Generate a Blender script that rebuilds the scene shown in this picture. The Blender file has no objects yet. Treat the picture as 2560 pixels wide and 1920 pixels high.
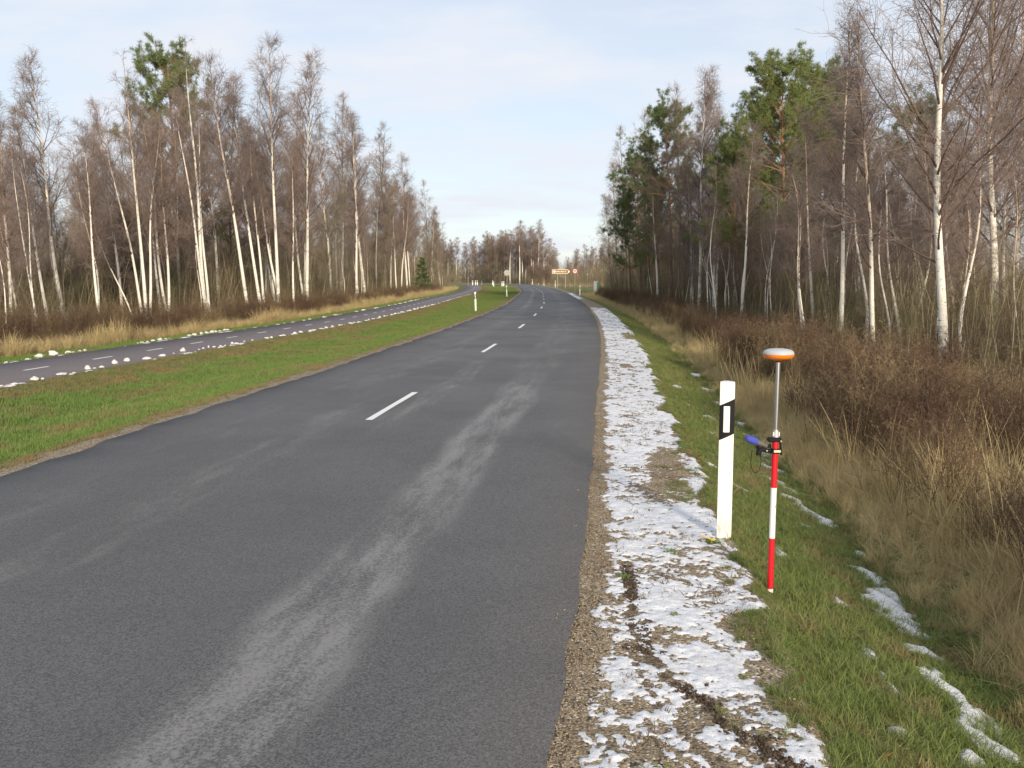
import bpy, math, random
import numpy as np
from mathutils import Vector, Matrix

R = math.radians
sc = bpy.context.scene
rng = np.random.default_rng(7)
random.seed(7)

# ------------------------------------------------------------------ camera
CAM_H = 2.06
cam = bpy.data.objects.new('camera', bpy.data.cameras.new('camera'))
sc.collection.objects.link(cam)
cam.location = (0, 0, CAM_H)
cam.rotation_euler = (R(90 - 6.83), 0, 0)
cam.data.sensor_fit = 'HORIZONTAL'
cam.data.sensor_width = 36
cam.data.lens = 31.18
cam.data.clip_start = 0.05
cam.data.clip_end = 9000
sc.camera = cam

# ------------------------------------------------------------------ light
SUN_EL, SUN_AZ = 15.0, 163.0        # degrees; azimuth clockwise from +Y (behind the camera, to the right)
sd = Vector((math.sin(R(SUN_AZ)) * math.cos(R(SUN_EL)), math.cos(R(SUN_AZ)) * math.cos(R(SUN_EL)), math.sin(R(SUN_EL))))
sun = bpy.data.objects.new('sun', bpy.data.lights.new('sun', 'SUN'))
sc.collection.objects.link(sun)
sun.data.energy = 3.7
sun.data.angle = R(7)
sun.data.color = (1.0, 0.85, 0.66)
sun.rotation_euler = (-sd).to_track_quat('-Z', 'Y').to_euler()
sun.location = (30, -60, 40)

world = bpy.data.worlds.new('World')
sc.world = world
world.use_nodes = True
wt = world.node_tree
wt.nodes.clear()
wo = wt.nodes.new('ShaderNodeOutputWorld')
wb = wt.nodes.new('ShaderNodeBackground')
sky = wt.nodes.new('ShaderNodeTexSky')
sky.sky_type = 'NISHITA'
sky.sun_disc = False
sky.sun_elevation = R(SUN_EL)
sky.sun_rotation = R(SUN_AZ)
sky.air_density = 1.0
sky.dust_density = 0.4
sky.ozone_density = 2.0
wb.inputs[1].default_value = 0.13
# thin high cloud, the same all round the sky
tc = wt.nodes.new('ShaderNodeTexCoord')
sep = wt.nodes.new('ShaderNodeSeparateXYZ')
wt.links.new(tc.outputs['Generated'], sep.inputs[0])
zb = wt.nodes.new('ShaderNodeMath'); zb.operation = 'ADD'; zb.inputs[1].default_value = 0.22
zm = wt.nodes.new('ShaderNodeMath'); zm.operation = 'MAXIMUM'; zm.inputs[1].default_value = 0.05
wt.links.new(sep.outputs[2], zb.inputs[0]); wt.links.new(zb.outputs[0], zm.inputs[0])
dv = wt.nodes.new('ShaderNodeVectorMath'); dv.operation = 'DIVIDE'
cmb = wt.nodes.new('ShaderNodeCombineXYZ')
for i in range(3):
    wt.links.new(zm.outputs[0], cmb.inputs[i])
wt.links.new(tc.outputs['Generated'], dv.inputs[0]); wt.links.new(cmb.outputs[0], dv.inputs[1])
mp = wt.nodes.new('ShaderNodeMapping'); mp.inputs['Scale'].default_value = (1.0, 1.7, 0.0)
mp.inputs['Location'].default_value = (2.3, 0.7, 0)
wt.links.new(dv.outputs[0], mp.inputs[0])
cn = wt.nodes.new('ShaderNodeTexNoise'); cn.inputs['Scale'].default_value = 1.7; cn.inputs['Detail'].default_value = 7; cn.inputs['Roughness'].default_value = 0.55
wt.links.new(mp.outputs[0], cn.inputs['Vector'])
cr = wt.nodes.new('ShaderNodeMapRange'); cr.inputs[1].default_value = 0.40; cr.inputs[2].default_value = 0.62; cr.inputs[3].default_value = 0.68; cr.inputs[4].default_value = 1.0
wt.links.new(cn.outputs['Fac'], cr.inputs[0])
cmix = wt.nodes.new('ShaderNodeMix'); cmix.data_type = 'RGBA'
wt.links.new(cr.outputs[0], cmix.inputs[0])
wt.links.new(sky.outputs[0], cmix.inputs[6])
cmix.inputs[7].default_value = (4.95, 5.18, 5.65, 1)
wt.links.new(cmix.outputs[2], wb.inputs[0])
wt.links.new(wb.outputs[0], wo.inputs[0])

sc.view_settings.view_transform = 'Standard'
sc.view_settings.look = 'None'
sc.view_settings.exposure = 0.38
sc.view_settings.gamma = 1.0
sc.view_settings.use_curve_mapping = False
sc.cycles.max_bounces = 6
sc.cycles.diffuse_bounces = 3
sc.cycles.glossy_bounces = 2
sc.cycles.transmission_bounces = 2
sc.cycles.use_denoising = True
sc.cycles.use_adaptive_sampling = False

# ------------------------------------------------------------------ helpers
COL = sc.collection


def tag(o, label=None, cat=None, group=None, kind=None):
    if label: o['label'] = label
    if cat: o['category'] = cat
    if group: o['group'] = group
    if kind: o['kind'] = kind
    return o


def mesh(name, parts, mats, smooth=True, uv=None):
    """parts: list of (verts (n,3), faces (k,3|4), material index, attribute a (n) or None)."""
    V, A, off = [], [], 0
    L, LT, MI = [], [], []
    for v, f, mi, a in parts:
        v = np.asarray(v, float); f = np.asarray(f, int)
        V.append(v)
        A.append(np.zeros(len(v)) if a is None else np.broadcast_to(np.asarray(a, float), (len(v),)))
        L.append((f + off).ravel()); LT.append(np.full(len(f), f.shape[1])); MI.append(np.full(len(f), mi))
        off += len(v)
    V = np.concatenate(V); A = np.concatenate(A); L = np.concatenate(L); LT = np.concatenate(LT); MI = np.concatenate(MI)
    me = bpy.data.meshes.new(name)
    me.vertices.add(len(V)); me.vertices.foreach_set('co', V.astype(np.float32).ravel())
    me.loops.add(len(L)); me.loops.foreach_set('vertex_index', L.astype(np.int32))
    me.polygons.add(len(LT))
    me.polygons.foreach_set('loop_start', np.r_[0, np.cumsum(LT)[:-1]].astype(np.int32))
    me.polygons.foreach_set('loop_total', LT.astype(np.int32))
    me.polygons.foreach_set('material_index', MI.astype(np.int32))
    me.polygons.foreach_set('use_smooth', np.full(len(LT), smooth))
    at = me.attributes.new('a', 'FLOAT', 'POINT'); at.data.foreach_set('value', A.astype(np.float32))
    if uv is not None:
        ul = me.uv_layers.new(name='st')
        ul.data.foreach_set('uv', np.asarray(uv, np.float32)[L].ravel())
    for m in mats: me.materials.append(m)
    me.update(calc_edges=True)
    return me


def obj(name, me, parent=None, loc=(0, 0, 0), rot=(0, 0, 0)):
    o = bpy.data.objects.new(name, me)
    COL.objects.link(o)
    o.location = loc; o.rotation_euler = rot
    if parent: o.parent = parent
    return o


def empty(name, loc=(0, 0, 0), rot=(0, 0, 0)):
    return obj(name, None, None, loc, rot)


def _h(ix, iy, seed):
    h = (ix * 374761393 + iy * 668265263 + seed * 1442695041) & 0xFFFFFFFF
    h = ((h ^ (h >> 13)) * 1274126177) & 0xFFFFFFFF
    return ((h ^ (h >> 16)) & 0xFFFF) / 65535.0


def vnoise(x, y, seed=0):
    x = np.asarray(x, float); y = np.asarray(y, float)
    ix = np.floor(x).astype(np.int64); iy = np.floor(y).astype(np.int64)
    fx = x - ix; fy = y - iy
    fx = fx * fx * (3 - 2 * fx); fy = fy * fy * (3 - 2 * fy)
    a = _h(ix, iy, seed); b = _h(ix + 1, iy, seed); c = _h(ix, iy + 1, seed); d = _h(ix + 1, iy + 1, seed)
    return (a * (1 - fx) + b * fx) * (1 - fy) + (c * (1 - fx) + d * fx) * fy


def fbm(x, y, seed=0, oct=4, gain=0.5):
    s, amp, tot = 0, 1.0, 0
    for k in range(oct):
        s = s + amp * vnoise(x * 2 ** k + 17.3 * k, y * 2 ** k - 9.1 * k, seed + k); tot += amp; amp *= gain
    return s / tot


def sstep(a, b, x):
    t = np.clip((np.asarray(x, float) - a) / (b - a), 0, 1)
    return t * t * (3 - 2 * t)


def grid_faces(nr, nc):
    i = np.arange(nr - 1)[:, None] * nc + np.arange(nc - 1)[None, :]
    return np.stack([i, i + 1, i + nc + 1, i + nc], -1).reshape(-1, 4)


def tubes(P, Rr, sides):
    """P (B,n,3), Rr (B,n) -> verts, quads"""
    B, n, _ = P.shape
    t = P[:, -1] - P[:, 0]
    t /= np.linalg.norm(t, axis=1)[:, None] + 1e-9
    ref = np.where((np.abs(t[:, 2]) > 0.9)[:, None], np.array([[1.0, 0, 0]]), np.array([[0, 0, 1.0]]))
    u = np.cross(t, ref); u /= np.linalg.norm(u, axis=1)[:, None]
    w = np.cross(t, u)
    an = np.arange(sides) * 2 * np.pi / sides
    ring = np.cos(an)[None, :, None] * u[:, None, :] + np.sin(an)[None, :, None] * w[:, None, :]
    V = P[:, :, None, :] + Rr[:, :, None, None] * ring[:, None, :, :]
    b = np.arange(B)[:, None, None] * n * sides
    k = np.arange(n - 1)[None, :, None] * sides
    j = np.arange(sides)[None, None, :]
    j2 = (j + 1) % sides
    F = np.stack([b + k + j, b + k + j2, b + k + sides + j2, b + k + sides + j], -1).reshape(-1, 4)
    return V.reshape(-1, 3), F


def one_tube(pts, rad, sides=10, cap=True):
    P = np.asarray(pts, float)
    rad = np.broadcast_to(np.asarray(rad, float), (len(P),))
    n = len(P)
    V = []; T = np.gradient(P, axis=0)
    u = None
    for i in range(n):
        t = T[i] / (np.linalg.norm(T[i]) + 1e-12)
        if u is None:
            u = np.cross(t, (0, 0, 1.0) if abs(t[2]) < 0.9 else (1.0, 0, 0))
        u = u - t * np.dot(u, t); u /= np.linalg.norm(u)
        w = np.cross(t, u)
        for k in range(sides):
            a = 2 * math.pi * k / sides
            V.append(P[i] + rad[i] * (math.cos(a) * u + math.sin(a) * w))
    F = []
    for i in range(n - 1):
        for k in range(sides):
            k2 = (k + 1) % sides
            F.append((i * sides + k, i * sides + k2, (i + 1) * sides + k2, (i + 1) * sides + k))
    parts = [(np.array(V), np.array(F), 0, None)]
    if cap:
        for ring, c, flip in ((range(sides), P[0], True), (range((n - 1) * sides, n * sides), P[-1], False)):
            rv = np.array([V[k] for k in ring] + [c])
            tri = [(k, (k + 1) % sides, sides) for k in range(sides)]
            if flip: tri = [(b, a, c2) for a, b, c2 in tri]
            parts.append((rv, np.array(tri), 0, None))
    return parts


def lathe(prof, sides=32, mi=0):
    """prof: list of (radius, z)"""
    V = []; F = []
    for r, z in prof:
        for k in range(sides):
            a = 2 * math.pi * k / sides
            V.append((r * math.cos(a), r * math.sin(a), z))
    for i in range(len(prof) - 1):
        for k in range(sides):
            k2 = (k + 1) % sides
            F.append((i * sides + k, i * sides + k2, (i + 1) * sides + k2, (i + 1) * sides + k))
    return [(np.array(V), np.array(F), mi, None)]


def boxp(c, s, M=None, mi=0, bev=0.0):
    """a box of size s about c with chamfered vertical and horizontal edges"""
    x, y, z = np.array(s, float) / 2
    b = min(bev, x * 0.9, y * 0.9, z * 0.9)
    if b <= 0:
        V = np.array([(sx * x, sy * y, sz * z) for sz in (-1, 1) for sy in (-1, 1) for sx in (-1, 1)], float)
        F = np.array([(0, 2, 3, 1), (4, 5, 7, 6), (0, 1, 5, 4), (1, 3, 7, 5), (3, 2, 6, 7), (2, 0, 4, 6)])
    else:
        def ring(xx, yy, zz):
            return [(-xx + b, -yy, zz), (xx - b, -yy, zz), (xx, -yy + b, zz), (xx, yy - b, zz), (xx - b, yy, zz), (-xx + b, yy, zz), (-xx, yy - b, zz), (-xx, -yy + b, zz)]
        rs = [ring(x - b, y - b, -z), ring(x, y, -z + b), ring(x, y, z - b), ring(x - b, y - b, z)]
        V = np.array([p for r in rs for p in r] + [(0, 0, -z), (0, 0, z)], float)
        F = []
        for i in range(3):
            for k in range(8):
                k2 = (k + 1) % 8
                F.append((i * 8 + k, i * 8 + k2, (i + 1) * 8 + k2, (i + 1) * 8 + k))
        T = [(k2, k, 32) for k, k2 in ((k, (k + 1) % 8) for k in range(8))] + [(24 + k, 24 + (k + 1) % 8, 33) for k in range(8)]
        if M is not None:
            V = V @ np.array(M)[:3, :3].T
        V = V + np.array(c, float)
        return [(V, np.array(F), mi, None), (V.copy(), np.array(T), mi, None)]
    if M is not None:
        V = V @ np.array(M)[:3, :3].T
    return [(V + np.array(c, float), F, mi, None)]


# ------------------------------------------------------------------ materials
class NT:
    def __init__(s, name):
        s.m = bpy.data.materials.new(name); s.m.use_nodes = True
        s.t = s.m.node_tree
        s.b = s.t.nodes['Principled BSDF']

    def n(s, ty, **kw):
        nd = s.t.nodes.new('ShaderNode' + ty)
        for k, v in kw.items():
            if k.startswith('i_'):
                nd.inputs[k[2:].replace('_', ' ')].default_value = v
            else:
                setattr(nd, k, v)
        return nd

    def lk(s, a, b): s.t.links.new(a, b)

    def val(s, x, sock):
        if isinstance(x, (int, float)): sock.default_value = x
        elif isinstance(x, tuple): sock.default_value = x if len(x) == 4 or sock.type == 'VECTOR' else x + (1,)
        else: s.lk(x, sock)

    def math(s, op, a, b=0.0, c=0.0, clamp=False):
        nd = s.n('Math', operation=op, use_clamp=clamp)
        s.val(a, nd.inputs[0]); s.val(b, nd.inputs[1]); s.val(c, nd.inputs[2])
        return nd.outputs[0]

    def mix(s, f, a, b, blend='MIX'):
        nd = s.n('Mix', data_type='RGBA', blend_type=blend)
        s.val(f, nd.inputs[0]); s.val(a, nd.inputs[6]); s.val(b, nd.inputs[7])
        return nd.outputs[2]

    def rng(s, x, a, b, c=0.0, d=1.0, smooth=True):
        nd = s.n('MapRange')
        if smooth: nd.interpolation_type = 'SMOOTHSTEP'
        s.val(x, nd.inputs[0])
        for i, v in enumerate((a, b, c, d)): nd.inputs[i + 1].default_value = v
        return nd.outputs[0]

    def noise(s, vec, scale, detail=3, rough=0.55, dist=0.0):
        nd = s.n('TexNoise'); nd.inputs['Scale'].default_value = scale; nd.inputs['Detail'].default_value = detail
        nd.inputs['Roughness'].default_value = rough; nd.inputs['Distortion'].default_value = dist
        if vec is not None: s.lk(vec, nd.inputs['Vector'])
        return nd.outputs['Fac']

    def voro(s, vec, scale, out='Color', feat='F1'):
        nd = s.n('TexVoronoi', feature=feat); nd.inputs['Scale'].default_value = scale
        if vec is not None: s.lk(vec, nd.inputs['Vector'])
        return nd.outputs[out]

    def mapv(s, vec, scale=(1, 1, 1), loc=(0, 0, 0)):
        nd = s.n('Mapping'); nd.inputs['Scale'].default_value = scale; nd.inputs['Location'].default_value = loc
        s.lk(vec, nd.inputs[0]); return nd.outputs[0]

    def pos(s): return s.n('NewGeometry').outputs['Position']
    def objc(s): return s.n('TexCoord').outputs['Object']
    def uv(s): return s.n('UVMap', uv_map='st').outputs[0]
    def attr(s): return s.n('Attribute', attribute_name='a').outputs['Fac']
    def rand(s): return s.n('ObjectInfo').outputs['Random']
    def xyz(s, v):
        nd = s.n('SeparateXYZ'); s.lk(v, nd.inputs[0]); return nd.outputs

    def bump(s, h, strength=0.5, dist=0.01):
        nd = s.n('Bump'); nd.inputs['Strength'].default_value = strength; nd.inputs['Distance'].default_value = dist
        s.lk(h, nd.inputs['Height']); s.lk(nd.outputs[0], s.b.inputs['Normal'])

    def out(s, col, rough=0.8, spec=0.3, metal=0.0):
        s.val(col, s.b.inputs['Base Color']); s.val(rough, s.b.inputs['Roughness'])
        s.b.inputs['Specular IOR Level'].default_value = spec; s.b.inputs['Metallic'].default_value = metal
        return s.m


def plain(name, col, rough=0.6, spec=0.4, metal=0.0, var=0.12, scale=30):
    n = NT(name)
    f = n.noise(n.objc(), scale, 4)
    c = n.mix(f, tuple(x * (1 - var) for x in col), tuple(min(1, x * (1 + var)) for x in col))
    return n.out(c, rough, spec, metal)


def m_asphalt():
    n = NT('asphalt'); uv = n.uv(); x = n.xyz(uv); t, s = x[0], x[1]
    fine = n.voro(n.pos(), 130, 'Color'); fg = n.n('SeparateColor'); n.lk(fine, fg.inputs[0])
    sp = n.noise(n.pos(), 60, 3, 0.7)
    big = n.noise(n.mapv(uv, (1.2, 0.16, 1)), 1.0, 5, 0.6)
    big2 = n.noise(n.pos(), 0.35, 4, 0.6)
    base = n.mix(fg.outputs[0], (0.046, 0.046, 0.048), (0.158, 0.156, 0.155))
    base = n.mix(n.math('MULTIPLY', n.rng(sp, 0.52, 0.72), 0.45), base, (0.21, 0.205, 0.198))
    base = n.mix(n.math('MULTIPLY', n.rng(big, 0.35, 0.7), 0.35), base, (0.098, 0.098, 0.10))
    base = n.mix(n.math('MULTIPLY', n.rng(big2, 0.4, 0.7), 0.3), base, (0.083, 0.083, 0.087))

    def band(c, w, s0, s1, thr, seed, amount, soft=0.35):
        wob = n.math('MULTIPLY', n.math('SUBTRACT', n.noise(n.mapv(uv, (0.0, 0.35, 0), (seed, seed, 0)), 1, 2), 0.5), 0.55)
        d = n.math('ABSOLUTE', n.math('ADD', n.math('SUBTRACT', t, c), wob))
        m = n.rng(d, w * (1 - soft), w * (1 + soft), 1, 0)
        rs = n.math('MULTIPLY', n.rng(s, s0 - 1.5, s0 + 2.0), n.rng(s, s1 - 4.0, s1 + 1.0, 1, 0))
        nz = n.noise(n.mapv(uv, (3.0, 0.5, 1), (seed, 0, 0)), 1.0, 7, 0.68)
        nz2 = n.noise(n.pos(), 48, 4, 0.75)
        k = n.rng(n.math('ADD', n.math('MULTIPLY', nz, 0.5), n.math('MULTIPLY', nz2, 0.5)), thr, thr + 0.15)
        return n.math('MULTIPLY', n.math('MULTIPLY', n.math('MULTIPLY', m, rs), k), amount)
    light = (0.275, 0.27, 0.26)
    base = n.mix(band(1.62, 0.33, -8, 19.5, 0.43, 1.3, 0.74), base, light)
    base = n.mix(band(0.22, 0.22, 12, 24, 0.47, 5.1, 0.6), base, light)
    base = n.mix(band(-0.75, 0.30, 2, 16, 0.47, 9.7, 0.42), base, light)
    base = n.mix(band(1.6, 0.5, 20, 75, 0.45, 7.7, 0.28), base, light)
    base = n.mix(band(-1.3, 0.35, 16, 70, 0.45, 6.3, 0.3), base, light)
    base = n.mix(band(-1.9, 0.3, 2, 30, 0.50, 3.9, 0.35), base, light)
    base = n.mix(band(-1.4, 0.2, 60, 160, 0.40, 3.1, 0.4), base, light)
    base = n.mix(band(1.5, 0.5, 70, 190, 0.44, 2.1, 0.35), base, light)
    # dark crumbled left edge
    ed = n.rng(t, -3.15, -2.75, 1, 0)
    base = n.mix(n.math('MULTIPLY', ed, 0.55), base, (0.07, 0.062, 0.054))
    n.bump(n.math('ADD', fg.outputs[0], sp), 0.35, 0.006)
    return n.out(base, n.rng(big2, 0.3, 0.7, 0.62, 0.85), 0.35)


def m_path():
    n = NT('cycle_path_asphalt')
    fine = n.voro(n.pos(), 80, 'Color'); fg = n.n('SeparateColor'); n.lk(fine, fg.inputs[0])
    big = n.noise(n.pos(), 0.8, 5)
    c = n.mix(fg.outputs[0], (0.12, 0.105, 0.112), (0.20, 0.178, 0.185))
    c = n.mix(n.math('MULTIPLY', n.rng(big, 0.5, 0.75), 0.5), c, (0.19, 0.175, 0.175))
    n.bump(fg.outputs[0], 0.3, 0.005)
    return n.out(c, 0.8, 0.3)


def m_paint():
    n = NT('road_paint')
    w = n.noise(n.pos(), 45, 4, 0.7)
    c = n.mix(n.rng(w, 0.62, 0.78), (0.78, 0.78, 0.75), (0.35, 0.34, 0.33))
    n.bump(w, 0.2, 0.003)
    return n.out(c, 0.6, 0.3)


def m_gravel():
    n = NT('gravel')
    cell = n.voro(n.pos(), 70, 'Color'); cg = n.n('SeparateColor'); n.lk(cell, cg.inputs[0])
    dist = n.voro(n.pos(), 70, 'Distance')
    c = n.mix(cg.outputs[0], (0.17, 0.128, 0.078), (0.39, 0.315, 0.215))
    c = n.mix(n.math('GREATER_THAN', cg.outputs[1], 0.9), c, (0.50, 0.44, 0.36))
    c = n.mix(n.math('LESS_THAN', cg.outputs[2], 0.12), c, (0.08, 0.07, 0.06))
    big = n.noise(n.pos(), 3.0, 5)
    c = n.mix(n.math('MULTIPLY', n.rng(big, 0.45, 0.7), 0.5), c, (0.18, 0.135, 0.085))
    soil = n.math('MULTIPLY', n.attr(), n.rng(n.noise(n.pos(), 40, 4, 0.7), 0.35, 0.55))
    c = n.mix(soil, c, (0.065, 0.045, 0.033))
    n.bump(n.math('SUBTRACT', n.math('ADD', n.math('MULTIPLY', big, 1.5), 0.0), dist), 0.7, 0.015)
    return n.out(c, 0.9, 0.2)


def m_turf():
    n = NT('turf_soil')
    f = n.noise(n.pos(), 14, 5, 0.7); g = n.noise(n.pos(), 0.9, 5, 0.6)
    c = n.mix(f, (0.08, 0.09, 0.03), (0.19, 0.21, 0.07))
    c = n.mix(n.math('MULTIPLY', n.rng(g, 0.48, 0.72), 0.6), c, (0.23, 0.16, 0.085))
    n.bump(f, 0.9, 0.04)
    return n.out(c, 0.95, 0.1)


def m_floor():
    n = NT('forest_floor')
    f = n.noise(n.pos(), 6, 6, 0.7); g = n.noise(n.pos(), 0.5, 4)
    c = n.mix(f, (0.10, 0.07, 0.04), (0.28, 0.20, 0.115))
    c = n.mix(n.math('MULTIPLY', n.rng(g, 0.4, 0.7), 0.5), c, (0.09, 0.08, 0.035))
    n.bump(f, 0.8, 0.08)
    return n.out(c, 0.95, 0.1)


def m_snow():
    n = NT('snow')
    f = n.noise(n.pos(), 55, 5, 0.7); g = n.noise(n.pos(), 9, 4)
    c = n.mix(n.math('MULTIPLY', n.rng(f, 0.48, 0.66), 0.55), (0.70, 0.72, 0.755), (0.39, 0.355, 0.31))
    c = n.mix(n.math('MULTIPLY', n.rng(g, 0.48, 0.70), 0.35), c, (0.50, 0.46, 0.41))
    n.bump(n.math('ADD', f, g), 0.5, 0.015)
    return n.out(c, 0.65, 0.25)


def m_lump():
    n = NT('old_snow')
    f = n.noise(n.objc(), 5, 5, 0.7)
    c = n.mix(n.math('MULTIPLY', n.rng(f, 0.42, 0.68), 0.65), (0.74, 0.73, 0.71), (0.46, 0.40, 0.33))
    n.bump(f, 0.6, 0.02)
    return n.out(c, 0.7, 0.2)


def m_birch():
    n = NT('birch_bark'); o = n.objc(); h = n.attr()
    mk = n.noise(n.mapv(o, (5, 5, 16)), 1.6, 4, 0.65)
    mk2 = n.noise(n.mapv(o, (2.2, 2.2, 3.2)), 1.5, 4, 0.7)
    white = n.mix(n.noise(o, 1.2, 3), (0.72, 0.68, 0.58), (0.83, 0.80, 0.72))
    tan = n.mix(n.noise(o, 1.5, 3), (0.50, 0.36, 0.25), (0.62, 0.50, 0.38))
    c = n.mix(n.rng(n.math('ADD', h, n.math('MULTIPLY', n.math('SUBTRACT', n.rand(), 0.5), 0.5)), 0.42, 0.95), white, tan)
    c = n.mix(n.rng(mk, 0.60, 0.67), c, (0.045, 0.038, 0.034))
    low = n.math('MULTIPLY', n.rng(h, 0.0, 0.22, 1, 0), n.rng(mk2, 0.44, 0.56))
    c = n.mix(low, c, (0.05, 0.042, 0.036))
    c = n.mix(n.math('MULTIPLY', n.rng(h, 0.80, 0.98), 0.8), c, (0.19, 0.12, 0.10))
    c = n.mix(n.math('GREATER_THAN', h, 1.5), c, (0.13, 0.085, 0.07))
    n.bump(mk, 0.3, 0.02)
    return n.out(c, 0.8, 0.2)


def m_bark(name, a, b, up=None):
    n = NT(name); o = n.objc(); h = n.attr()
    f = n.noise(n.mapv(o, (9, 9, 2.2)), 1.6, 5, 0.7)
    c = n.mix(f, a, b)
    if up: c = n.mix(n.rng(h, 0.35, 0.6), c, up)
    n.bump(f, 0.6, 0.03)
    return n.out(c, 0.9, 0.15)


def m_twig(name, a, b):
    n = NT(name)
    c = n.mix(n.rand(), a, b)
    c = n.mix(n.math('MULTIPLY', n.noise(n.objc(), 1.1, 3), 0.5), c, tuple(0.5 * (p + q) * 0.75 for p, q in zip(a, b)))
    return n.out(c, 0.85, 0.15)


def m_blade(name, root, a, b, brown=None, scale=0.9, thr=(0.45, 0.65)):
    n = NT(name); h = n.attr()
    c = n.mix(n.rand(), a, b)
    if brown: c = n.mix(n.math('MULTIPLY', n.rng(n.noise(n.pos(), scale, 4, 0.6), *thr), 0.8), c, brown)
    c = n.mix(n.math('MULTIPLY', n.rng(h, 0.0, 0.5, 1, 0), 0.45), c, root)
    tr = n.n('BsdfTranslucent'); n.lk(c, tr.inputs[0])
    mx = n.n('MixShader'); mx.inputs[0].default_value = 0.22
    n.out(c, 0.75, 0.25)
    n.lk(n.b.outputs[0], mx.inputs[1]); n.lk(tr.outputs[0], mx.inputs[2])
    n.lk(mx.outputs[0], n.t.nodes['Material Output'].inputs[0])
    return n.m


def m_postwhite():
    n = NT('white_plastic'); o = n.objc(); z = n.xyz(o)[2]
    f = n.noise(o, 12, 4); g = n.noise(n.mapv(o, (40, 40, 14)), 1.0, 5, 0.7)
    c = n.mix(f, (0.74, 0.73, 0.69), (0.83, 0.82, 0.77))
    spl = n.math('MULTIPLY', n.rng(n.math('ADD', z, n.math('MULTIPLY', n.noise(o, 9, 3), 0.25)), 0.12, 0.42, 1, 0), n.rng(g, 0.40, 0.62))
    c = n.mix(n.math('MULTIPLY', spl, 0.6), c, (0.30, 0.25, 0.18))
    c = n.mix(n.math('MULTIPLY', n.rng(g, 0.62, 0.75), 0.35), c, (0.42, 0.40, 0.35))
    return n.out(c, 0.5, 0.35)


MAT = dict(
    asphalt=m_asphalt(), path=m_path(), paint=m_paint(), gravel=m_gravel(), turf=m_turf(), floor=m_floor(), snow=m_snow(), lump=m_lump(),
    birch=m_birch(),
    alder=m_bark('alder_bark', (0.085, 0.07, 0.05), (0.24, 0.20, 0.14)),
    pinebark=m_bark('pine_bark', (0.09, 0.06, 0.045), (0.22, 0.15, 0.11), (0.36, 0.19, 0.10)),
    twig_b=m_twig('birch_twig', (0.29, 0.228, 0.195), (0.25, 0.198, 0.175)),
    twig_a=m_twig('alder_twig', (0.265, 0.225, 0.165), (0.275, 0.215, 0.165)),
    twig_r=m_twig('red_twig', (0.305, 0.225, 0.185), (0.27, 0.205, 0.17)),
    brush=m_twig('brush_twig', (0.20, 0.178, 0.095), (0.16, 0.145, 0.08)),
    stem=m_twig('brush_stem', (0.46, 0.40, 0.26), (0.27, 0.225, 0.14)),
    brush_r=m_twig('bramble_twig', (0.18, 0.125, 0.088), (0.145, 0.105, 0.075)),
    needle=m_blade('pine_needle', (0.07, 0.09, 0.04), (0.21, 0.25, 0.085), (0.15, 0.195, 0.08)),
    spruce=m_blade('spruce_needle', (0.06, 0.09, 0.03), (0.11, 0.16, 0.05), (0.09, 0.14, 0.05)),
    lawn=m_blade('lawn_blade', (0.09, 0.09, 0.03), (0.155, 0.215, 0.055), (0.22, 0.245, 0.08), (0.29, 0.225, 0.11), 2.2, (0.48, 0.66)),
    lawn_l=m_blade('verge_blade', (0.08, 0.10, 0.03), (0.14, 0.235, 0.055), (0.19, 0.265, 0.07), (0.27, 0.21, 0.10), 0.8, (0.48, 0.66)),
    lawn_b=m_blade('faded_blade', (0.10, 0.09, 0.035), (0.19, 0.20, 0.07), (0.25, 0.21, 0.095), (0.30, 0.21, 0.11), 1.4, (0.44, 0.62)),
    dry=m_blade('dry_blade', (0.30, 0.25, 0.12), (0.62, 0.48, 0.26), (0.50, 0.41, 0.20), (0.40, 0.28, 0.16), 0.7, (0.52, 0.72)),
    dead=m_blade('dead_weed', (0.09, 0.062, 0.04), (0.165, 0.102, 0.066), (0.12, 0.078, 0.053), (0.31, 0.235, 0.13), 0.8, (0.46, 0.64)),
    leaf=m_blade('fallen_leaf', (0.2, 0.09, 0.04), (0.25, 0.11, 0.04), (0.20, 0.12, 0.06)),
    white=m_postwhite(),
    black=plain('black_plastic', (0.012, 0.012, 0.014), 0.6, 0.15),
    refl=plain('reflector_white', (0.88, 0.88, 0.86), 0.3, 0.5, var=0.03),
    red=plain('red_paint', (0.62, 0.012, 0.022), 0.4, 0.4, var=0.06),
    pwhite=plain('white_paint', (0.82, 0.81, 0.77), 0.4, 0.4, var=0.04),
    alu=plain('anodised_tube', (0.72, 0.73, 0.74), 0.28, 0.5, 1.0, var=0.05),
    steel=plain('galvanised_steel', (0.42, 0.43, 0.43), 0.5, 0.4, 0.7),
    orange=plain('orange_plastic', (0.80, 0.20, 0.01), 0.4, 0.4, var=0.05),
    dome=plain('antenna_dome', (0.44, 0.47, 0.49), 0.45, 0.3, var=0.03),
    blue=plain('blue_foam', (0.055, 0.075, 0.36), 0.7, 0.3),
    grey=plain('grey_rubber', (0.11, 0.105, 0.09), 0.6, 0.3),
    cream=plain('cream_label', (0.60, 0.53, 0.36), 0.5, 0.3, var=0.04),
    yellow=plain('yellow_plastic', (0.75, 0.45, 0.03), 0.4, 0.4),
    brown=plain('brown_sign_face', (0.24, 0.10, 0.03), 0.4, 0.4, var=0.05),
    signback=plain('sign_back', (0.30, 0.31, 0.29), 0.5, 0.4, 0.3),
    green=plain('green_paint', (0.13, 0.30, 0.12), 0.5, 0.3),
    wood=m_bark('weathered_wood', (0.20, 0.14, 0.09), (0.36, 0.27, 0.18)),
)

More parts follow.
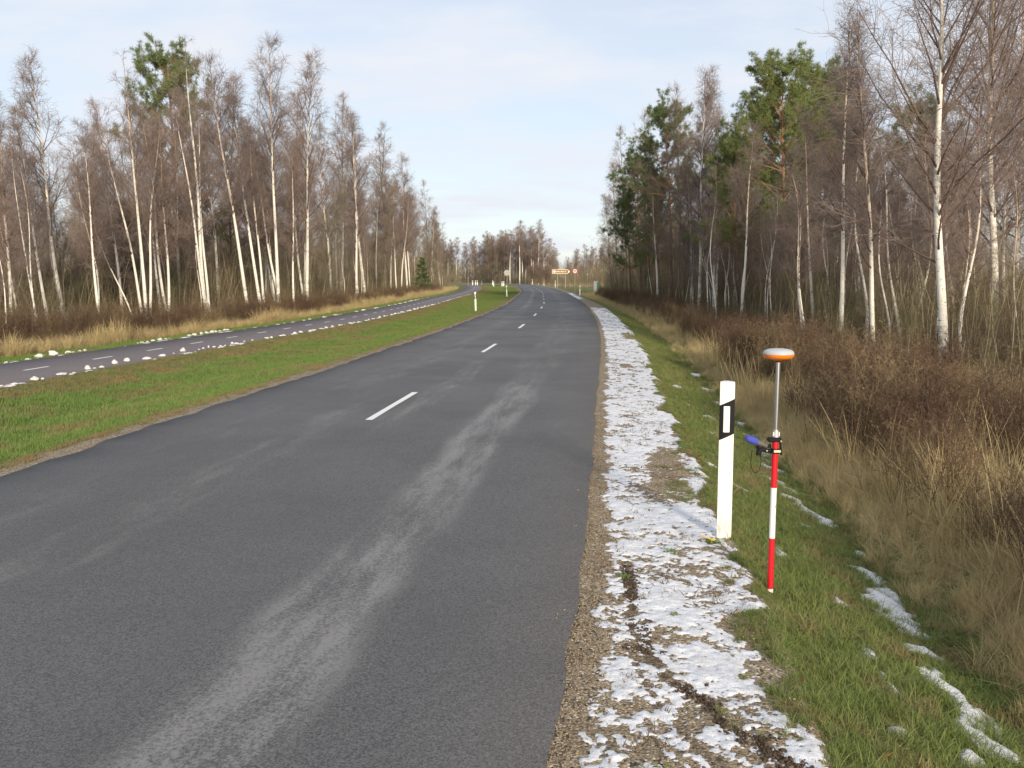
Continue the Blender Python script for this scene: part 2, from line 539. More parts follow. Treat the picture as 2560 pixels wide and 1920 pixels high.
# ------------------------------------------------------------------ the road line
CP = np.array([(-8.05, -40), (-5.5, -20), (-3.02, 0), (-2.93, 3.5), (-2.28, 9.3), (-1.55, 16), (-.47, 26), (.2, 33), (1.15, 45), (2.02, 58), (2.82, 73),
               (3.5, 95), (4.35, 122), (4.55, 150), (3.9, 180), (1.2, 217), (-2.6, 240), (-8.5, 264), (-20, 295), (-36, 325), (-58, 355), (-86, 385), (-120, 412)], float)


def centreline():
    P = []
    c = np.vstack([2 * CP[0] - CP[1], CP, 2 * CP[-1] - CP[-2]])
    for i in range(1, len(c) - 2):
        p0, p1, p2, p3 = c[i - 1:i + 3]
        n = max(2, int(np.linalg.norm(p2 - p1) / .5))
        for k in range(n):
            t = k / n
            P.append(.5 * ((2 * p1) + (-p0 + p2) * t + (2 * p0 - 5 * p1 + 4 * p2 - p3) * t * t + (-p0 + 3 * p1 - 3 * p2 + p3) * t ** 3))
    P = np.array(P)
    d = np.r_[0, np.cumsum(np.linalg.norm(np.diff(P, axis=0), axis=1))]
    s = np.arange(0, d[-1], .5)
    P = np.c_[np.interp(s, d, P[:, 0]), np.interp(s, d, P[:, 1])]
    w = np.hanning(61); w /= w.sum()
    Q = np.c_[tuple(np.convolve(np.pad(P[:, i], 30, mode='reflect', reflect_type='odd'), w, 'valid') for i in (0, 1))]
    d = np.r_[0, np.cumsum(np.linalg.norm(np.diff(Q, axis=0), axis=1))]
    return Q, d - d[np.argmin(abs(Q[:, 1]))]


CQ, CS = centreline()
CT = np.gradient(CQ, axis=0); CT /= np.linalg.norm(CT, axis=1)[:, None]
CN = np.c_[CT[:, 1], -CT[:, 0]]
SMIN, SMAX = -38.0, float(CS[-1]) - 1
HW = 3.08          # half width of the carriageway
PW = 1.55          # half width of the cycle path


def OFF(s): return np.interp(s, [-40, 30, 45, 60, 100, 180, 500], [10.65, 10.65, 10.35, 10.65, 11.45, 11.5, 11.5])


def near_bend(s): return np.interp(s, [-40, 2.0, 3.5, 4.5, 5.5, 7.5, 9.5], [-1.6, -.26, -.16, -.10, -.06, -.02, 0])


def XY(s, t):
    s = np.asarray(s, float); t = t + near_bend(s)
    return np.interp(s, CS, CQ[:, 0]) + t * np.interp(s, CS, CN[:, 0]), np.interp(s, CS, CQ[:, 1]) + t * np.interp(s, CS, CN[:, 1])


def ST(x, y):
    x = np.atleast_1d(x).astype(float); y = np.atleast_1d(y).astype(float)
    S = np.empty(len(x)); T = np.empty(len(x))
    for k in range(len(x)):
        i = int(np.argmin((CQ[:, 0] - x[k]) ** 2 + (CQ[:, 1] - y[k]) ** 2))
        S[k] = CS[i] + (x[k] - CQ[i, 0]) * CT[i, 0] + (y[k] - CQ[i, 1]) * CT[i, 1]
        T[k] = (x[k] - CQ[i, 0]) * CN[i, 0] + (y[k] - CQ[i, 1]) * CN[i, 1] - near_bend(S[k])
    return S, T


def rise(s): return 0.45 * sstep(110, 225, s)


def GZ(s, t):
    """height of the ground at road distance s, lateral position t (right positive)"""
    s = np.asarray(s, float); t = np.asarray(t, float)
    e = t - HW
    right = np.interp(e, [-.2, 0, .25, 1.2, 1.45, 2.5, 3.1, 4.4, 6, 9, 14, 30], [0, -.02, -.03, -.075, -.205, -.54, -.55, -.46, -.55, -.7, -.85, -1.0])
    u = -t - HW
    o = OFF(s) - HW
    lv = np.interp(u, [-.2, 0, .35, .6, 1.5, 3.0, 4.5], [0, -.02, -.03, -.06, -.2, -.34, -.28])
    lv = np.where(u > 4.5, -.28 + .12 * sstep(0, 1, (u - 4.5) / np.maximum(o - PW - 4.5, .1)), lv)
    q = u - o - PW
    lb = np.interp(q, [-.1, 0, 1.2, 3, 6, 12, 30], [-.15, -.16, -.2, -.38, -.52, -.85, -1.0])
    left = np.where(u < o - PW, lv, np.where(q < 0, -.15, lb))
    z = np.where(t >= 0, right, left)
    bump = (fbm(s * 0.9, t * 0.9, 3, 3) - .5) * 0.10 * sstep(1.5, 2.6, np.where(t >= 0, e, u))
    bump = np.where((t < 0) & (u > o - PW - .5) & (q < .5), 0, bump)
    return z + bump + rise(s)


def srange(a, b, d0, grow, dmax):
    out = [a]
    while out[-1] < b:
        d = min(dmax, d0 + grow * abs(out[-1] - 4))
        out.append(min(b, out[-1] + d))
    return np.array(out)


def strip(name, ss, tl, mat, zoff=0.0, lift=None, attr=None):
    """a sheet laid along the road: ss road distances, tl(s)-> lateral positions (n,k)"""
    T = tl(ss)
    S = np.repeat(ss[:, None], T.shape[1], 1)
    X, Y = XY(S, T)
    Z = GZ(S, T) + zoff if lift is None else lift(S, T)
    V = np.stack([X, Y, Z], -1).reshape(-1, 3)
    uv = np.stack([T, S], -1).reshape(-1, 2)
    a = None if attr is None else attr(X, Y).ravel()
    F = grid_faces(*T.shape)[:, ::-1] if T[0, 0] > T[0, -1] else grid_faces(*T.shape)
    return mesh(name, [(V, F, 0, a)], [mat], True, uv)


# ground sheet, reaching the horizon
gx = np.r_[-4000, -1500, -600, np.arange(-240, 241, 20), 600, 1500, 4000]
gy = np.r_[-2000, -600, -200, np.arange(-60, 501, 20), 800, 1500, 5000]
GXm, GYm = np.meshgrid(gx, gy)
gz = -0.72 + (fbm(GXm * .05, GYm * .05, 5, 2) - .5) * .12
tag(obj('ground', mesh('ground', [(np.stack([GXm, GYm, gz], -1).reshape(-1, 3), grid_faces(len(gy), len(gx)), 0, None)], [MAT['floor']])), kind='structure')

# carriageway: sheet plus a short skirt down each ragged edge
ss = srange(SMIN, SMAX, 0.12, 0.004, 1.5)
TL = np.array([-HW, -2.4, -1.2, 0, 1.2, 2.4, HW])


def road_t(s):
    T = np.repeat(TL[None, :], len(s), 0)
    T[:, 0] -= (fbm(s * 1.3, s * 0 + 2, 11, 4) - .5) * .30
    T[:, -1] += (fbm(s * 1.6, s * 0 + 7, 12, 4) - .5) * .06
    return np.c_[T[:, :1] - .012, T, T[:, -1:] + .012]


def road_z(S, T):
    z = 0.012 * np.cos(np.clip(T / HW, -1, 1) * math.pi / 2) + rise(S)
    z[:, 0] -= .07; z[:, -1] -= .07
    return z


road = tag(obj('road', strip('road', ss, road_t, MAT['asphalt'], lift=road_z)), kind='structure')


def dash(name, s0, s1, t0, w, parent, z0=0.005, level=None):
    s = np.linspace(s0, s1, 7)
    T = np.stack([np.full(7, t0 - w / 2), np.full(7, t0 + w / 2)], 1) if np.isscalar(t0) else np.stack([t0(s) - w / 2, t0(s) + w / 2], 1)
    T = T + (fbm(s[:, None] * 9 + np.array([[0, 40.]]), T * 0 + 3, 4, 2) - .5) * .012
    f = (lambda S, Tt: 0.012 * np.cos(Tt / HW * math.pi / 2) + rise(S) + z0) if level is None else (lambda S, Tt: level + rise(S) + z0)
    return obj(name, strip(name, s, lambda q: T, MAT['paint'], lift=f), parent)


for k in range(-2, 22):
    a = 12.55 + 11.85 * k
    dash('lane_dash', a, a + 3.15, -0.17, 0.105, road)

# cycle path
ss2 = srange(SMIN, SMAX, 0.25, 0.004, 1.5)


def path_t(s):
    o = -OFF(s)[:, None]
    wob = (fbm(s * 1.1, s * 0 + 5, 21, 3) - .5)[:, None] * .12
    return o + np.array([[-PW - .012, -PW, 0, PW, PW + .012]]) + np.array([[1, 1, 0, -1, -1]]) * wob


def path_z(S, T):
    z = np.full(S.shape, -.135) + rise(S); z[:, 0] -= .06; z[:, -1] -= .06
    return z


cpath = tag(obj('cycle_path', strip('cycle_path', ss2, path_t, MAT['path'], lift=path_z)), kind='structure')
for k in range(0, 58):
    a = 16.9 + 2.92 * k
    if a < 190:
        dash('path_dash', a, a + 0.95, lambda s: -OFF(s) + .08, 0.10, cpath, level=-.135)

# verges
TRACK = np.array([(0.84, 6.3), (0.80, 5.69), (0.71, 5.07), (0.79, 4.63), (0.88, 4.3), (1.05, 4.02), (1.21, 3.69), (1.45, 3.2)])
TRACK2 = np.array([(0.66, 4.75), (0.72, 4.2), (0.86, 3.75), (0.98, 3.4)])


def dist_poly(x, y, P):
    d = np.full(x.shape, 1e9)
    for a, b in zip(P[:-1], P[1:]):
        ab = b - a; k = np.clip(((x - a[0]) * ab[0] + (y - a[1]) * ab[1]) / (ab @ ab), 0, 1)
        d = np.minimum(d, np.hypot(x - a[0] - k * ab[0], y - a[1] - k * ab[1]))
    return d


def soil(x, y):
    n = (fbm(x * 9, y * 9, 31, 4, .6) - .45) * .16
    a = .8 * sstep(.05, .008, dist_poly(x, y, TRACK) + n * 1.2)
    b = 0.5 * sstep(.05, .01, dist_poly(x, y, TRACK2) + n)
    return np.maximum(a, b)


ssn = srange(1.5, 14, 0.035, 0.002, 0.06)
tsn = np.linspace(HW - .06, HW + 1.25, 44)


def gravel_lift(S, T):
    X, Y = XY(S, T)
    return GZ(S, T) + (fbm(X * 16, Y * 16, 41, 3) - .5) * .016 + (fbm(X * 3, Y * 3, 42, 3) - .5) * .03 * sstep(0.05, .4, T - HW)


tag(obj('gravel_shoulder', strip('gravel_shoulder', ssn, lambda s: np.repeat(tsn[None], len(s), 0), MAT['gravel'], lift=gravel_lift, attr=soil)), kind='structure')
for a, b in ((SMIN, 1.5), (14, SMAX)):
    q = srange(a, b, 0.12, 0.004, 1.5)
    tag(obj('gravel_shoulder', strip('gravel_shoulder', q, lambda s: np.repeat(np.linspace(HW - .06, HW + 1.25, 10)[None], len(s), 0), MAT['gravel'], lift=gravel_lift)), kind='structure')
qv = srange(SMIN, SMAX, 0.25, 0.006, 2.0)
tag(obj('grass_verge', strip('grass_verge', qv, lambda s: np.repeat((HW + np.r_[np.linspace(1.25, 3.2, 12), 3.8, 4.4, 5, 6, 7.5, 9, 12, 16])[None], len(s), 0), MAT['turf'])), kind='structure')
tag(obj('gravel_edge', strip('gravel_edge', qv, lambda s: np.repeat(-(HW + np.array([-.2, .15, .3, .5, .7]))[None], len(s), 0), MAT['gravel'], zoff=-.004)), kind='structure')


def mid_t(s):
    k = np.linspace(0, 1, 16)[None]
    return -(HW + .7 + (OFF(s)[:, None] - PW - HW - .7) * k)


tag(obj('grass_strip', strip('grass_strip', qv, mid_t, MAT['turf'])), kind='structure')
tag(obj('grass_bank', strip('grass_bank', qv, lambda s: -(OFF(s)[:, None] + PW + np.r_[-.05, .3, .8, 1.4, 2, 3, 4.5, 6, 9, 12, 16][None]), MAT['turf'], zoff=-.003)), kind='structure')

# ------------------------------------------------------------------ snow lying on the shoulder (an uneven crust over the gravel)
def snow_depth(X, Y, S, T):
    e = T - HW
    far = sstep(3.2, 7.0, S)
    edge = 1.20 + (fbm(S * 1.5, S * 0 + 4, 51, 3) - .5) * .6 - .10 * (1 - sstep(3.0, 4.6, S))
    edge = edge + .22 * sstep(18, 32, S)
    inner = .10 + (fbm(S * 3.0, S * 0 + 9, 52, 3) - .5) * .16
    m = sstep(inner - .05, inner + .12, e) * sstep(edge + .07, edge - .13, e)
    n = fbm(X * 3.0, Y * 2.4, 53, 5, .6)
    n2 = fbm(X * 13, Y * 13, 54, 4, .7)
    cover = .41 + .23 * far - .05 * sstep(25, 60, S)
    n3 = fbm(X * 34, Y * 34, 55, 3, .7)
    d = (n - .5) * 1.1 + (n2 - .5) * 1.15 + (n3 - .5) * .75 + cover - .33
    d = d * 1.15 - (1 - m) * 1.2
    d = d - 1.0 * np.clip(soil(X, Y) - .25, 0, 1)
    bare = sstep(.55, .2, np.hypot((S - 21.6) / 1.3, (e - .62) / .38)) + .7 * sstep(1, .5, np.hypot((S - 9.9) / 1.6, (e - .85) / .3)) + .6 * sstep(1, .4, np.hypot((S - 33) / 3, (e - 1.1) / .4))
    d = d - .8 * bare
    return d


def snow_sheet(name, ss_, ts_, depth, thick, lift):
    S, T = np.meshgrid(ss_, ts_, indexing='ij')
    X, Y = XY(S, T)
    d = depth(X, Y, S, T)
    z = lift(S, T) - .006 + thick * (1 - np.exp(-np.clip(d, -.3, 1.2) * 3.0))
    z += (fbm(X * 30, Y * 30, 57, 2) - .5) * .006 * (d > 0)
    F = grid_faces(*S.shape)
    keep = (d.ravel()[F] > -.06).any(1)
    F = F[keep]
    used, inv = np.unique(F, return_inverse=True)
    V = np.stack([X, Y, z], -1).reshape(-1, 3)[used]
    return mesh(name, [(V, inv.reshape(-1, 4), 0, None)], [MAT['snow']], True)


SNOW = [(srange(2.4, 7, .014, 0, .014), np.arange(HW + .02, HW + 1.75, .014)), (srange(7, 16, .024, 0, .03), np.arange(HW + .02, HW + 1.75, .02)),
        (srange(16, 63, .06, .003, .2), np.arange(HW + .02, HW + 1.95, .035))]
for a, b in SNOW:
    tag(obj('snow', snow_sheet('snow', a, b, snow_depth, .017, gravel_lift)), 'thin patchy crust of snow lying on the gravel shoulder', 'snow', kind='stuff')


def snow_far(X, Y, S, T):
    e = T - HW
    return (fbm(X * 1.2, Y * .5, 58, 3) - .5) * .8 + .25 - (1 - sstep(.02, .2, e) * sstep(1.0, .7, e)) * 1.2


tag(obj('snow', snow_sheet('snow', srange(88, 121, .2, 0, .2), np.arange(HW, HW + 1.2, .06), snow_far, .03, lambda S, T: GZ(S, T))), 'narrow far strip of snow along the outside of the bend', 'snow', kind='stuff')

# patches left at the foot of the slope
BL = [(3.24, 8.09, .10), (3.12, 7.5, .12), (3.08, 7.15, .15), (3.0, 6.85, .17), (2.93, 6.62, .17), (2.90, 6.35, .10), (2.79, 5.78, .12), (2.84, 5.72, .09), (2.66, 5.28, .08), (2.62, 5.18, .07), (2.66, 4.86, .12), (2.61, 4.72, .13), (2.58, 4.5, .12),
      (3.23, 9.44, .15), (3.28, 9.1, .10), (3.18, 9.9, .12), (3.32, 10.45, .14), (3.30, 10.9, .13), (3.5, 11.8, .16), (3.67, 12.94, .18), (3.62, 12.4, .14), (3.9, 14.3, .16), (4.07, 15.59, .16), (4.34, 18.14, .2), (4.1, 16.6, .14),
      (2.95, 8.6, .07), (2.62, 7.7, .05), (2.45, 6.4, .05), (2.2, 5.0, .045), (2.25, 5.4, .05), (4.55, 20.5, .16), (3.55, 19.0, .12), (3.2, 16.2, .08), (4.9, 23.5, .2), (2.3, 7.4, .07), (2.1, 8.6, .06), (2.5, 9.6, .08), (2.7, 11.2, .08), (2.4, 10.4, .05), (3.0, 13.4, .09), (2.0, 4.4, .06), (2.35, 4.2, .07), (3.45, 15.2, .09), (5.3, 27, .2)]


def snow_ditch(X, Y, S, T):
    d = np.full(X.shape, -1.0)
    wx = X + (fbm(X * 6, Y * 6, 61, 3) - .5) * .22; wy = Y + (fbm(X * 6, Y * 4, 62, 3) - .5) * .45
    for x, y, r in BL:
        d = np.maximum(d, 1 - np.hypot((wx - x) / (r * .85), (wy - y) / (r * 1.5)))
    n = fbm(X * 14, Y * 10, 63, 4, .65)
    return d * .85 + (n - .5) * 2.0 - .02


sdm = snow_sheet('snow', srange(3.8, 26, .022, 0.001, .05), np.arange(HW + .9, HW + 3.4, .022), snow_ditch, .024, lambda S, T: GZ(S, T) + .020)
tag(obj('snow', sdm), 'small leftover snow patches at the foot of the grassy slope', 'snow', kind='stuff')

# old snow lumps along the cycle path
def lump_mesh(seed):
    import bmesh
    bm = bmesh.new(); bmesh.ops.create_icosphere(bm, subdivisions=3, radius=1)
    r = random.Random(seed); o = r.random() * 90
    for v in bm.verts:
        c = v.co
        k = fbm(np.array([c.x * 1.7 + o]), np.array([c.y * 1.7 + c.z * 2.3]), seed, 3)[0]
        k2 = fbm(np.array([c.x * 5 + o + 7]), np.array([c.y * 5 + c.z * 6.1]), seed + 9, 2)[0]
        c *= .45 + .85 * k + .42 * (k2 - .5)
        if c.z < -.35: c.z = -.35
    me = bpy.data.meshes.new('snow_lump'); bm.to_mesh(me); bm.free()
    for p in me.polygons: p.use_smooth = True
    me.materials.append(MAT['lump'])
    return me


LUMPS = [lump_mesh(k) for k in range(7)]
LF = [(-13.17, 24.63, .129, .145), (-13.16, 25.37, .132, .172), (-13.09, 23.89, .078, .062), (-13.02, 25.92, .093, .101), (-13.01, 26.24, .038, .048), (-12.91, 26.74, .079, .091), (-12.96, 26.53, .052, .062), (-13.22, 23.07, .045, .045),
      (-12.6, 29.81, .039, .054), (-12.59, 30.13, .079, .071), (-12.6, 30.62, .044, .048), (-12.6, 31.07, .081, .065), (-12.54, 31.6, .103, .091), (-12.47, 31.9, .062, .058), (-12.47, 32.26, .032, .051), (-12.31, 33.81, .088, .079),
      (-12.21, 34.08, .1, .116), (-12.16, 34.71, .113, .154), (-12.13, 35.22, .092, .119), (-12.12, 35.81, .105, .15), (-12.09, 36.2, .071, .085), (-12.05, 36.59, .072, .076), (-12.07, 37.23, .073, .097), (-12.05, 37.56, .074, .078)]
LN = [(-10.44, 18.01, .047, .038), (-10.35, 18.32, .072, .053), (-10.36, 19.12, .081, .105), (-10.25, 19.25, .04, .05), (-10.33, 20.21, .121, .063), (-10.17, 20.48, .067, .043), (-10.28, 21.37, .092, .134), (-10.2, 21.56, .051, .034),
      (-10.14, 21.81, .064, .063), (-10.24, 22.76, .092, .143), (-10.22, 23.46, .073, .141), (-9.95, 24.1, .126, .082), (-9.88, 24.99, .108, .091), (-9.92, 26.65, .104, .167), (-9.89, 25.84, .034, .034), (-9.63, 27.21, .032, .036),
      (-9.64, 27.62, .04, .058), (-9.61, 28.03, .044, .102), (-9.5, 28.22, .066, .059), (-9.4, 28.55, .045, .06), (-9.35, 28.84, .034, .045), (-9.41, 29.76, .058, .085), (-9.27, 29.76, .085, .062), (-9.29, 30.73, .048, .048), (-9.18, 31.3, .061, .057)]


def lump(x, y, r, h, label, group, big=1.0):
    s, t = ST(x, y)
    z = float(GZ(s, t)[0])
    o = obj('snow_lump', LUMPS[random.randrange(len(LUMPS))], None, (x, y, max(z, -.14 + float(rise(s)[0])) + .13 * h), (0, 0, random.random() * 6.3))
    o.scale = (r * 1.15 * big, r * random.uniform(.6, 1.1) * big, h * .58 * big)
    tag(o, label, 'snow', group)


GF, GN = 'snow lumps along the wood side of the cycle path', 'snow lumps along the road side of the cycle path'
for i, (x, y, r, h) in enumerate(LF):
    big = r > .12
    lump(x, y, r, h, 'large rounded lump of old snow at the wood side of the cycle path' if big else 'small lump of old snow at the wood side of the cycle path', GF)
for i, (x, y, r, h) in enumerate(LN):
    if i == 12:
        lump(x, y, r, h, 'dirt-darkened flat lump of old snow at the road side of the cycle path', GN)
    else:
        lump(x, y, r, h, 'rounded fist-high lump of old snow at the road side of the cycle path' if h > .1 else 'low flat lump of old snow at the road side of the cycle path', GN)
for i in range(46):
    s = 31.5 + 42 * (i / 46) ** 1.15 + rng.uniform(-.4, .4)
    o = float(OFF(s))
    x, y = XY(s, -(o - PW - .03 + rng.normal(0, .05)))
    lump(float(x), float(y), rng.uniform(.05, .12), rng.uniform(.04, .10), 'low flat lump of old snow at the road side of the cycle path', GN)
for i in range(16):
    s = 44 + 50 * (i / 16) + rng.uniform(-1.5, 1.5)
    x, y = XY(s, -(float(OFF(s)) + PW + rng.normal(0.05, .05)))
    lump(float(x), float(y), rng.uniform(.08, .2), rng.uniform(.05, .10), 'small lump of old snow at the wood side of the cycle path', GF)
def snow_pathedge(X, Y, S, T):
    q = -T - OFF(S)
    a = np.abs(np.abs(q) - PW - .04)
    return (fbm(X * 3.4, Y * 1.9, 71, 5, .65) - .5) * 2.0 - .20 - .2 * sstep(30, 10, S) - (1 - sstep(.28, .05, a)) * 1.5


for sg in (-1, 1):
    ssx = srange(16, 120, .08, .002, .3)
    S_, K_ = np.meshgrid(ssx, np.arange(PW - .12, PW + .3, .035), indexing='ij')
    T_ = -(OFF(S_) + sg * K_)
    X_, Y_ = XY(S_, T_)
    dd = snow_pathedge(X_, Y_, S_, T_)
    zz = np.maximum(GZ(S_, T_), -.135 + rise(S_)) - .004 + .04 * (1 - np.exp(-np.clip(dd, -.3, 1) * 3))
    F_ = grid_faces(*S_.shape); F_ = F_[(dd.ravel()[F_] > -.05).any(1)]
    used, inv = np.unique(F_, return_inverse=True)
    tag(obj('snow', mesh('snow', [(np.stack([X_, Y_, zz], -1).reshape(-1, 3)[used], inv.reshape(-1, 4), 0, None)], [MAT['snow']])), 'broken crust of old snow scattered along the %s edge of the cycle path' % ('wood' if sg > 0 else 'road'), 'snow', kind='stuff')

# ------------------------------------------------------------------ trees
def unit(v): return v / (np.linalg.norm(v, axis=-1, keepdims=True) + 1e-9)


def sample_line(P, idx, u):
    n = P.shape[1]
    f = u * (n - 1); k = np.minimum(f.astype(int), n - 2); w = (f - k)[:, None]
    a = P[idx, k]; b = P[idx, k + 1]
    return a * (1 - w) + b * w, unit(b - a)


def children(g, P, idx, u, ang, length, n, trop, wig):
    """branches growing out of the lines P"""
    p, t = sample_line(P, idx, u)
    B = len(idx)
    ref = unit(g.normal(size=(B, 3)))
    side = unit(np.cross(t, ref))
    d = unit(t * np.cos(ang)[:, None] + side * np.sin(ang)[:, None])
    out = np.empty((B, n, 3)); out[:, 0] = p
    st = (length / (n - 1))[:, None]
    for k in range(1, n):
        d = unit(d + np.array([0, 0, 1.0]) * trop + g.normal(size=(B, 3)) * wig)
        out[:, k] = out[:, k - 1] + d * st
    return out


def trunk_line(g, H, n, lean, wig, base=(0, 0, 0), az=None):
    az = g.uniform(0, 6.28) if az is None else az
    u = np.linspace(0, 1, n)
    ph = g.uniform(0, 6.28, 4)
    x = lean * H * u ** 1.3 * math.cos(az) + wig * H * (np.sin(u * 4 + ph[0]) - math.sin(ph[0])) * .5 + wig * H * .35 * (np.sin(u * 9 + ph[1]) - math.sin(ph[1]))
    y = lean * H * u ** 1.3 * math.sin(az) + wig * H * (np.sin(u * 4 + ph[2]) - math.sin(ph[2])) * .5 + wig * H * .35 * (np.sin(u * 9 + ph[3]) - math.sin(ph[3]))
    return np.c_[x + base[0], y + base[1], H * u - .25 * (u == 0) + base[2]][None]


def deciduous(seed, H=14, r0=.11, cs=.35, n1=34, l1=2.6, n2=9, n3=5, n4=3, up=.10, ang=(38, 62), stems=1, wig=.012, lean=0., fat=1.0, shape='birch', droop=-.03, tw=1.0):
    g = np.random.default_rng(seed)
    tr, cr = [], []
    for si in range(stems):
        h = H * (1 if si == 0 else g.uniform(.72, .95))
        az = g.uniform(0, 6.28)
        base = (0, 0, 0) if si == 0 else (.12 * math.cos(az), .12 * math.sin(az), 0)
        T = trunk_line(g, h, 18, lean if si == 0 else g.uniform(.06, .16), wig, base, az)
        u = np.linspace(0, 1, 18)
        rr = (r0 * (1 if si == 0 else .8) * ((1 - u) ** .9 * .93 + .07) * (1 + .35 * np.exp(-u * 28)))[None]
        V, F = tubes(T, rr, 9)
        tr.append((V, F, 0, np.repeat(u, 9)))
        m = max(6, int(n1 / stems ** .5))
        uu = cs + (0.975 - cs) * (np.arange(m) + g.uniform(0, 1, m)) / m
        q = (uu - cs) / (1 - cs)
        if shape == 'birch':
            ln = l1 * (.40 + .85 * np.sin((q * .8 + .14) * math.pi)) * (1 - .62 * q) * g.uniform(.55, 1.2, m)
        elif shape == 'oval':
            ln = l1 * (.28 + 1.0 * np.sin((q * .72 + .2) * math.pi)) * (1 - .55 * q) * g.uniform(.55, 1.15, m)
        else:
            ln = l1 * g.uniform(.5, 1.1, m)
        a = np.radians(g.uniform(ang[0], ang[1], m)) * (1 - .35 * q)
        B1 = children(g, T, np.zeros(m, int), uu, a, ln, 6, up, .10)
        rb = np.interp(uu, u, rr[0])
        R1 = (np.minimum(rb * .55, .035 * fat) [:, None]) * np.linspace(1, .22, 6)[None]
        V, F = tubes(B1, R1, 5); tr.append((V, F, 0, np.full(len(V), 2.0)))
        i2 = g.choice(m, m * n2, p=ln / ln.sum())
        u2 = g.uniform(.15, 1, len(i2))
        l2 = (.25 + ln[i2] * g.uniform(.18, .5, len(i2))) * (1.15 - .5 * u2)
        B2 = children(g, B1, i2, u2, np.radians(g.uniform(25, 55, len(i2))), l2, 4, up * .6, .14)
        V, F = tubes(B2, np.full((len(i2), 1), .0085 * fat) * np.linspace(1, .45, 4)[None], 3); cr.append((V, F, 0, None))
        i3 = np.repeat(np.arange(len(i2)), n3)
        l3 = np.clip(l2[i3], .25, 1.6) * g.uniform(.35, .75, len(i3))
        B3 = children(g, B2, i3, g.uniform(.1, 1, len(i3)), np.radians(g.uniform(20, 60, len(i3))), l3, 3, droop, .18)
        V, F = tubes(B3, np.full((len(i3), 1), .0052 * fat * tw) * np.linspace(1, .55, 3)[None], 3); cr.append((V, F, 0, None))
        if n4:
            i4 = np.repeat(np.arange(len(i3)), n4)
            l4 = g.uniform(.16, .42, len(i4))
            B4 = children(g, B3, i4, g.uniform(.1, 1, len(i4)), np.radians(g.uniform(15, 65, len(i4))), l4, 2, droop * 2, .1)
            V, F = tubes(B4, np.full((len(i4), 1), .0038 * fat * tw) * np.array([[1, .6]]), 3); cr.append((V, F, 0, None))
    return tr, cr


def needles(g, tips, dirs, per, ln, w, spread):
    B = len(tips)
    i = np.repeat(np.arange(B), per)
    d = unit(dirs[i] * (1 - spread) + g.normal(size=(B * per, 3)) * spread)
    side = unit(np.cross(d, g.normal(size=(B * per, 3)))) * w
    L = (ln * g.uniform(.7, 1.15, B * per))[:, None]
    p = tips[i] + g.normal(size=(B * per, 3)) * ln * .22
    V = np.stack([p - side, p + side, p + d * L], 1).reshape(-1, 3)
    F = np.arange(len(V)).reshape(-1, 3)
    a = np.tile([.2, .2, 1.0], B * per)
    return V, F, a


def pine(seed, H=15, cs=.45, l1=4.0, m=64):
    g = np.random.default_rng(seed)
    T = trunk_line(g, H, 18, .03, .010)
    u = np.linspace(0, 1, 18)
    rr = (.15 * ((1 - u) ** .8 * .9 + .08))[None]
    V, F = tubes(T, rr, 9); tr = [(V, F, 0, np.repeat(u, 9))]
    uu = np.sort(g.uniform(cs, .985, m)); q = (uu - cs) / (1 - cs)
    ln = l1 * (.3 + .95 * (1 - q) ** .55) * g.uniform(.45, 1.1, m)
    B1 = children(g, T, np.zeros(m, int), uu, np.radians(g.uniform(55, 85, m)) * (1 - .5 * q), ln, 6, .07, .12)
    V, F = tubes(B1, np.minimum(np.interp(uu, u, rr[0]) * .5, .045)[:, None] * np.linspace(1, .25, 6)[None], 5)
    tr.append((V, F, 0, np.full(len(V), .8)))
    # a few dead lower branches
    md = 9
    D1 = children(g, T, np.zeros(md, int), g.uniform(.2, cs, md), np.radians(g.uniform(60, 95, md)), g.uniform(.6, 1.8, md), 4, 0, .12)
    V, F = tubes(D1, np.full((md, 1), .018) * np.linspace(1, .3, 4)[None], 4); tr.append((V, F, 0, np.full(len(V), .1)))
    n2 = 9
    i2 = np.repeat(np.arange(m), n2); u2 = g.uniform(.35, 1, len(i2))
    l2 = np.clip(ln[i2] * .32, .25, .9) * g.uniform(.5, 1.1, len(i2))
    B2 = children(g, B1, i2, u2, np.radians(g.uniform(25, 65, len(i2))), l2, 4, .16, .15)
    V, F = tubes(B2, np.full((len(i2), 1), .010) * np.linspace(1, .5, 4)[None], 3); cr = [(V, F, 1, None)]
    k3 = 3
    i3 = np.repeat(np.arange(len(i2)), k3)
    B3 = children(g, B2, i3, g.uniform(.35, 1, len(i3)), np.radians(g.uniform(20, 60, len(i3))), g.uniform(.12, .35, len(i3)), 2, .2, .1)
    tips = np.concatenate([B2[:, -1], B2[:, -2], B3[:, -1]]); dirs = unit(np.concatenate([B2[:, -1] - B2[:, -2], B2[:, -1] - B2[:, -2], B3[:, 1] - B3[:, 0]]))
    V, F, a = needles(g, tips, dirs, 24, .22, .0125, .55); cr.append((V, F, 0, a))
    return tr, cr


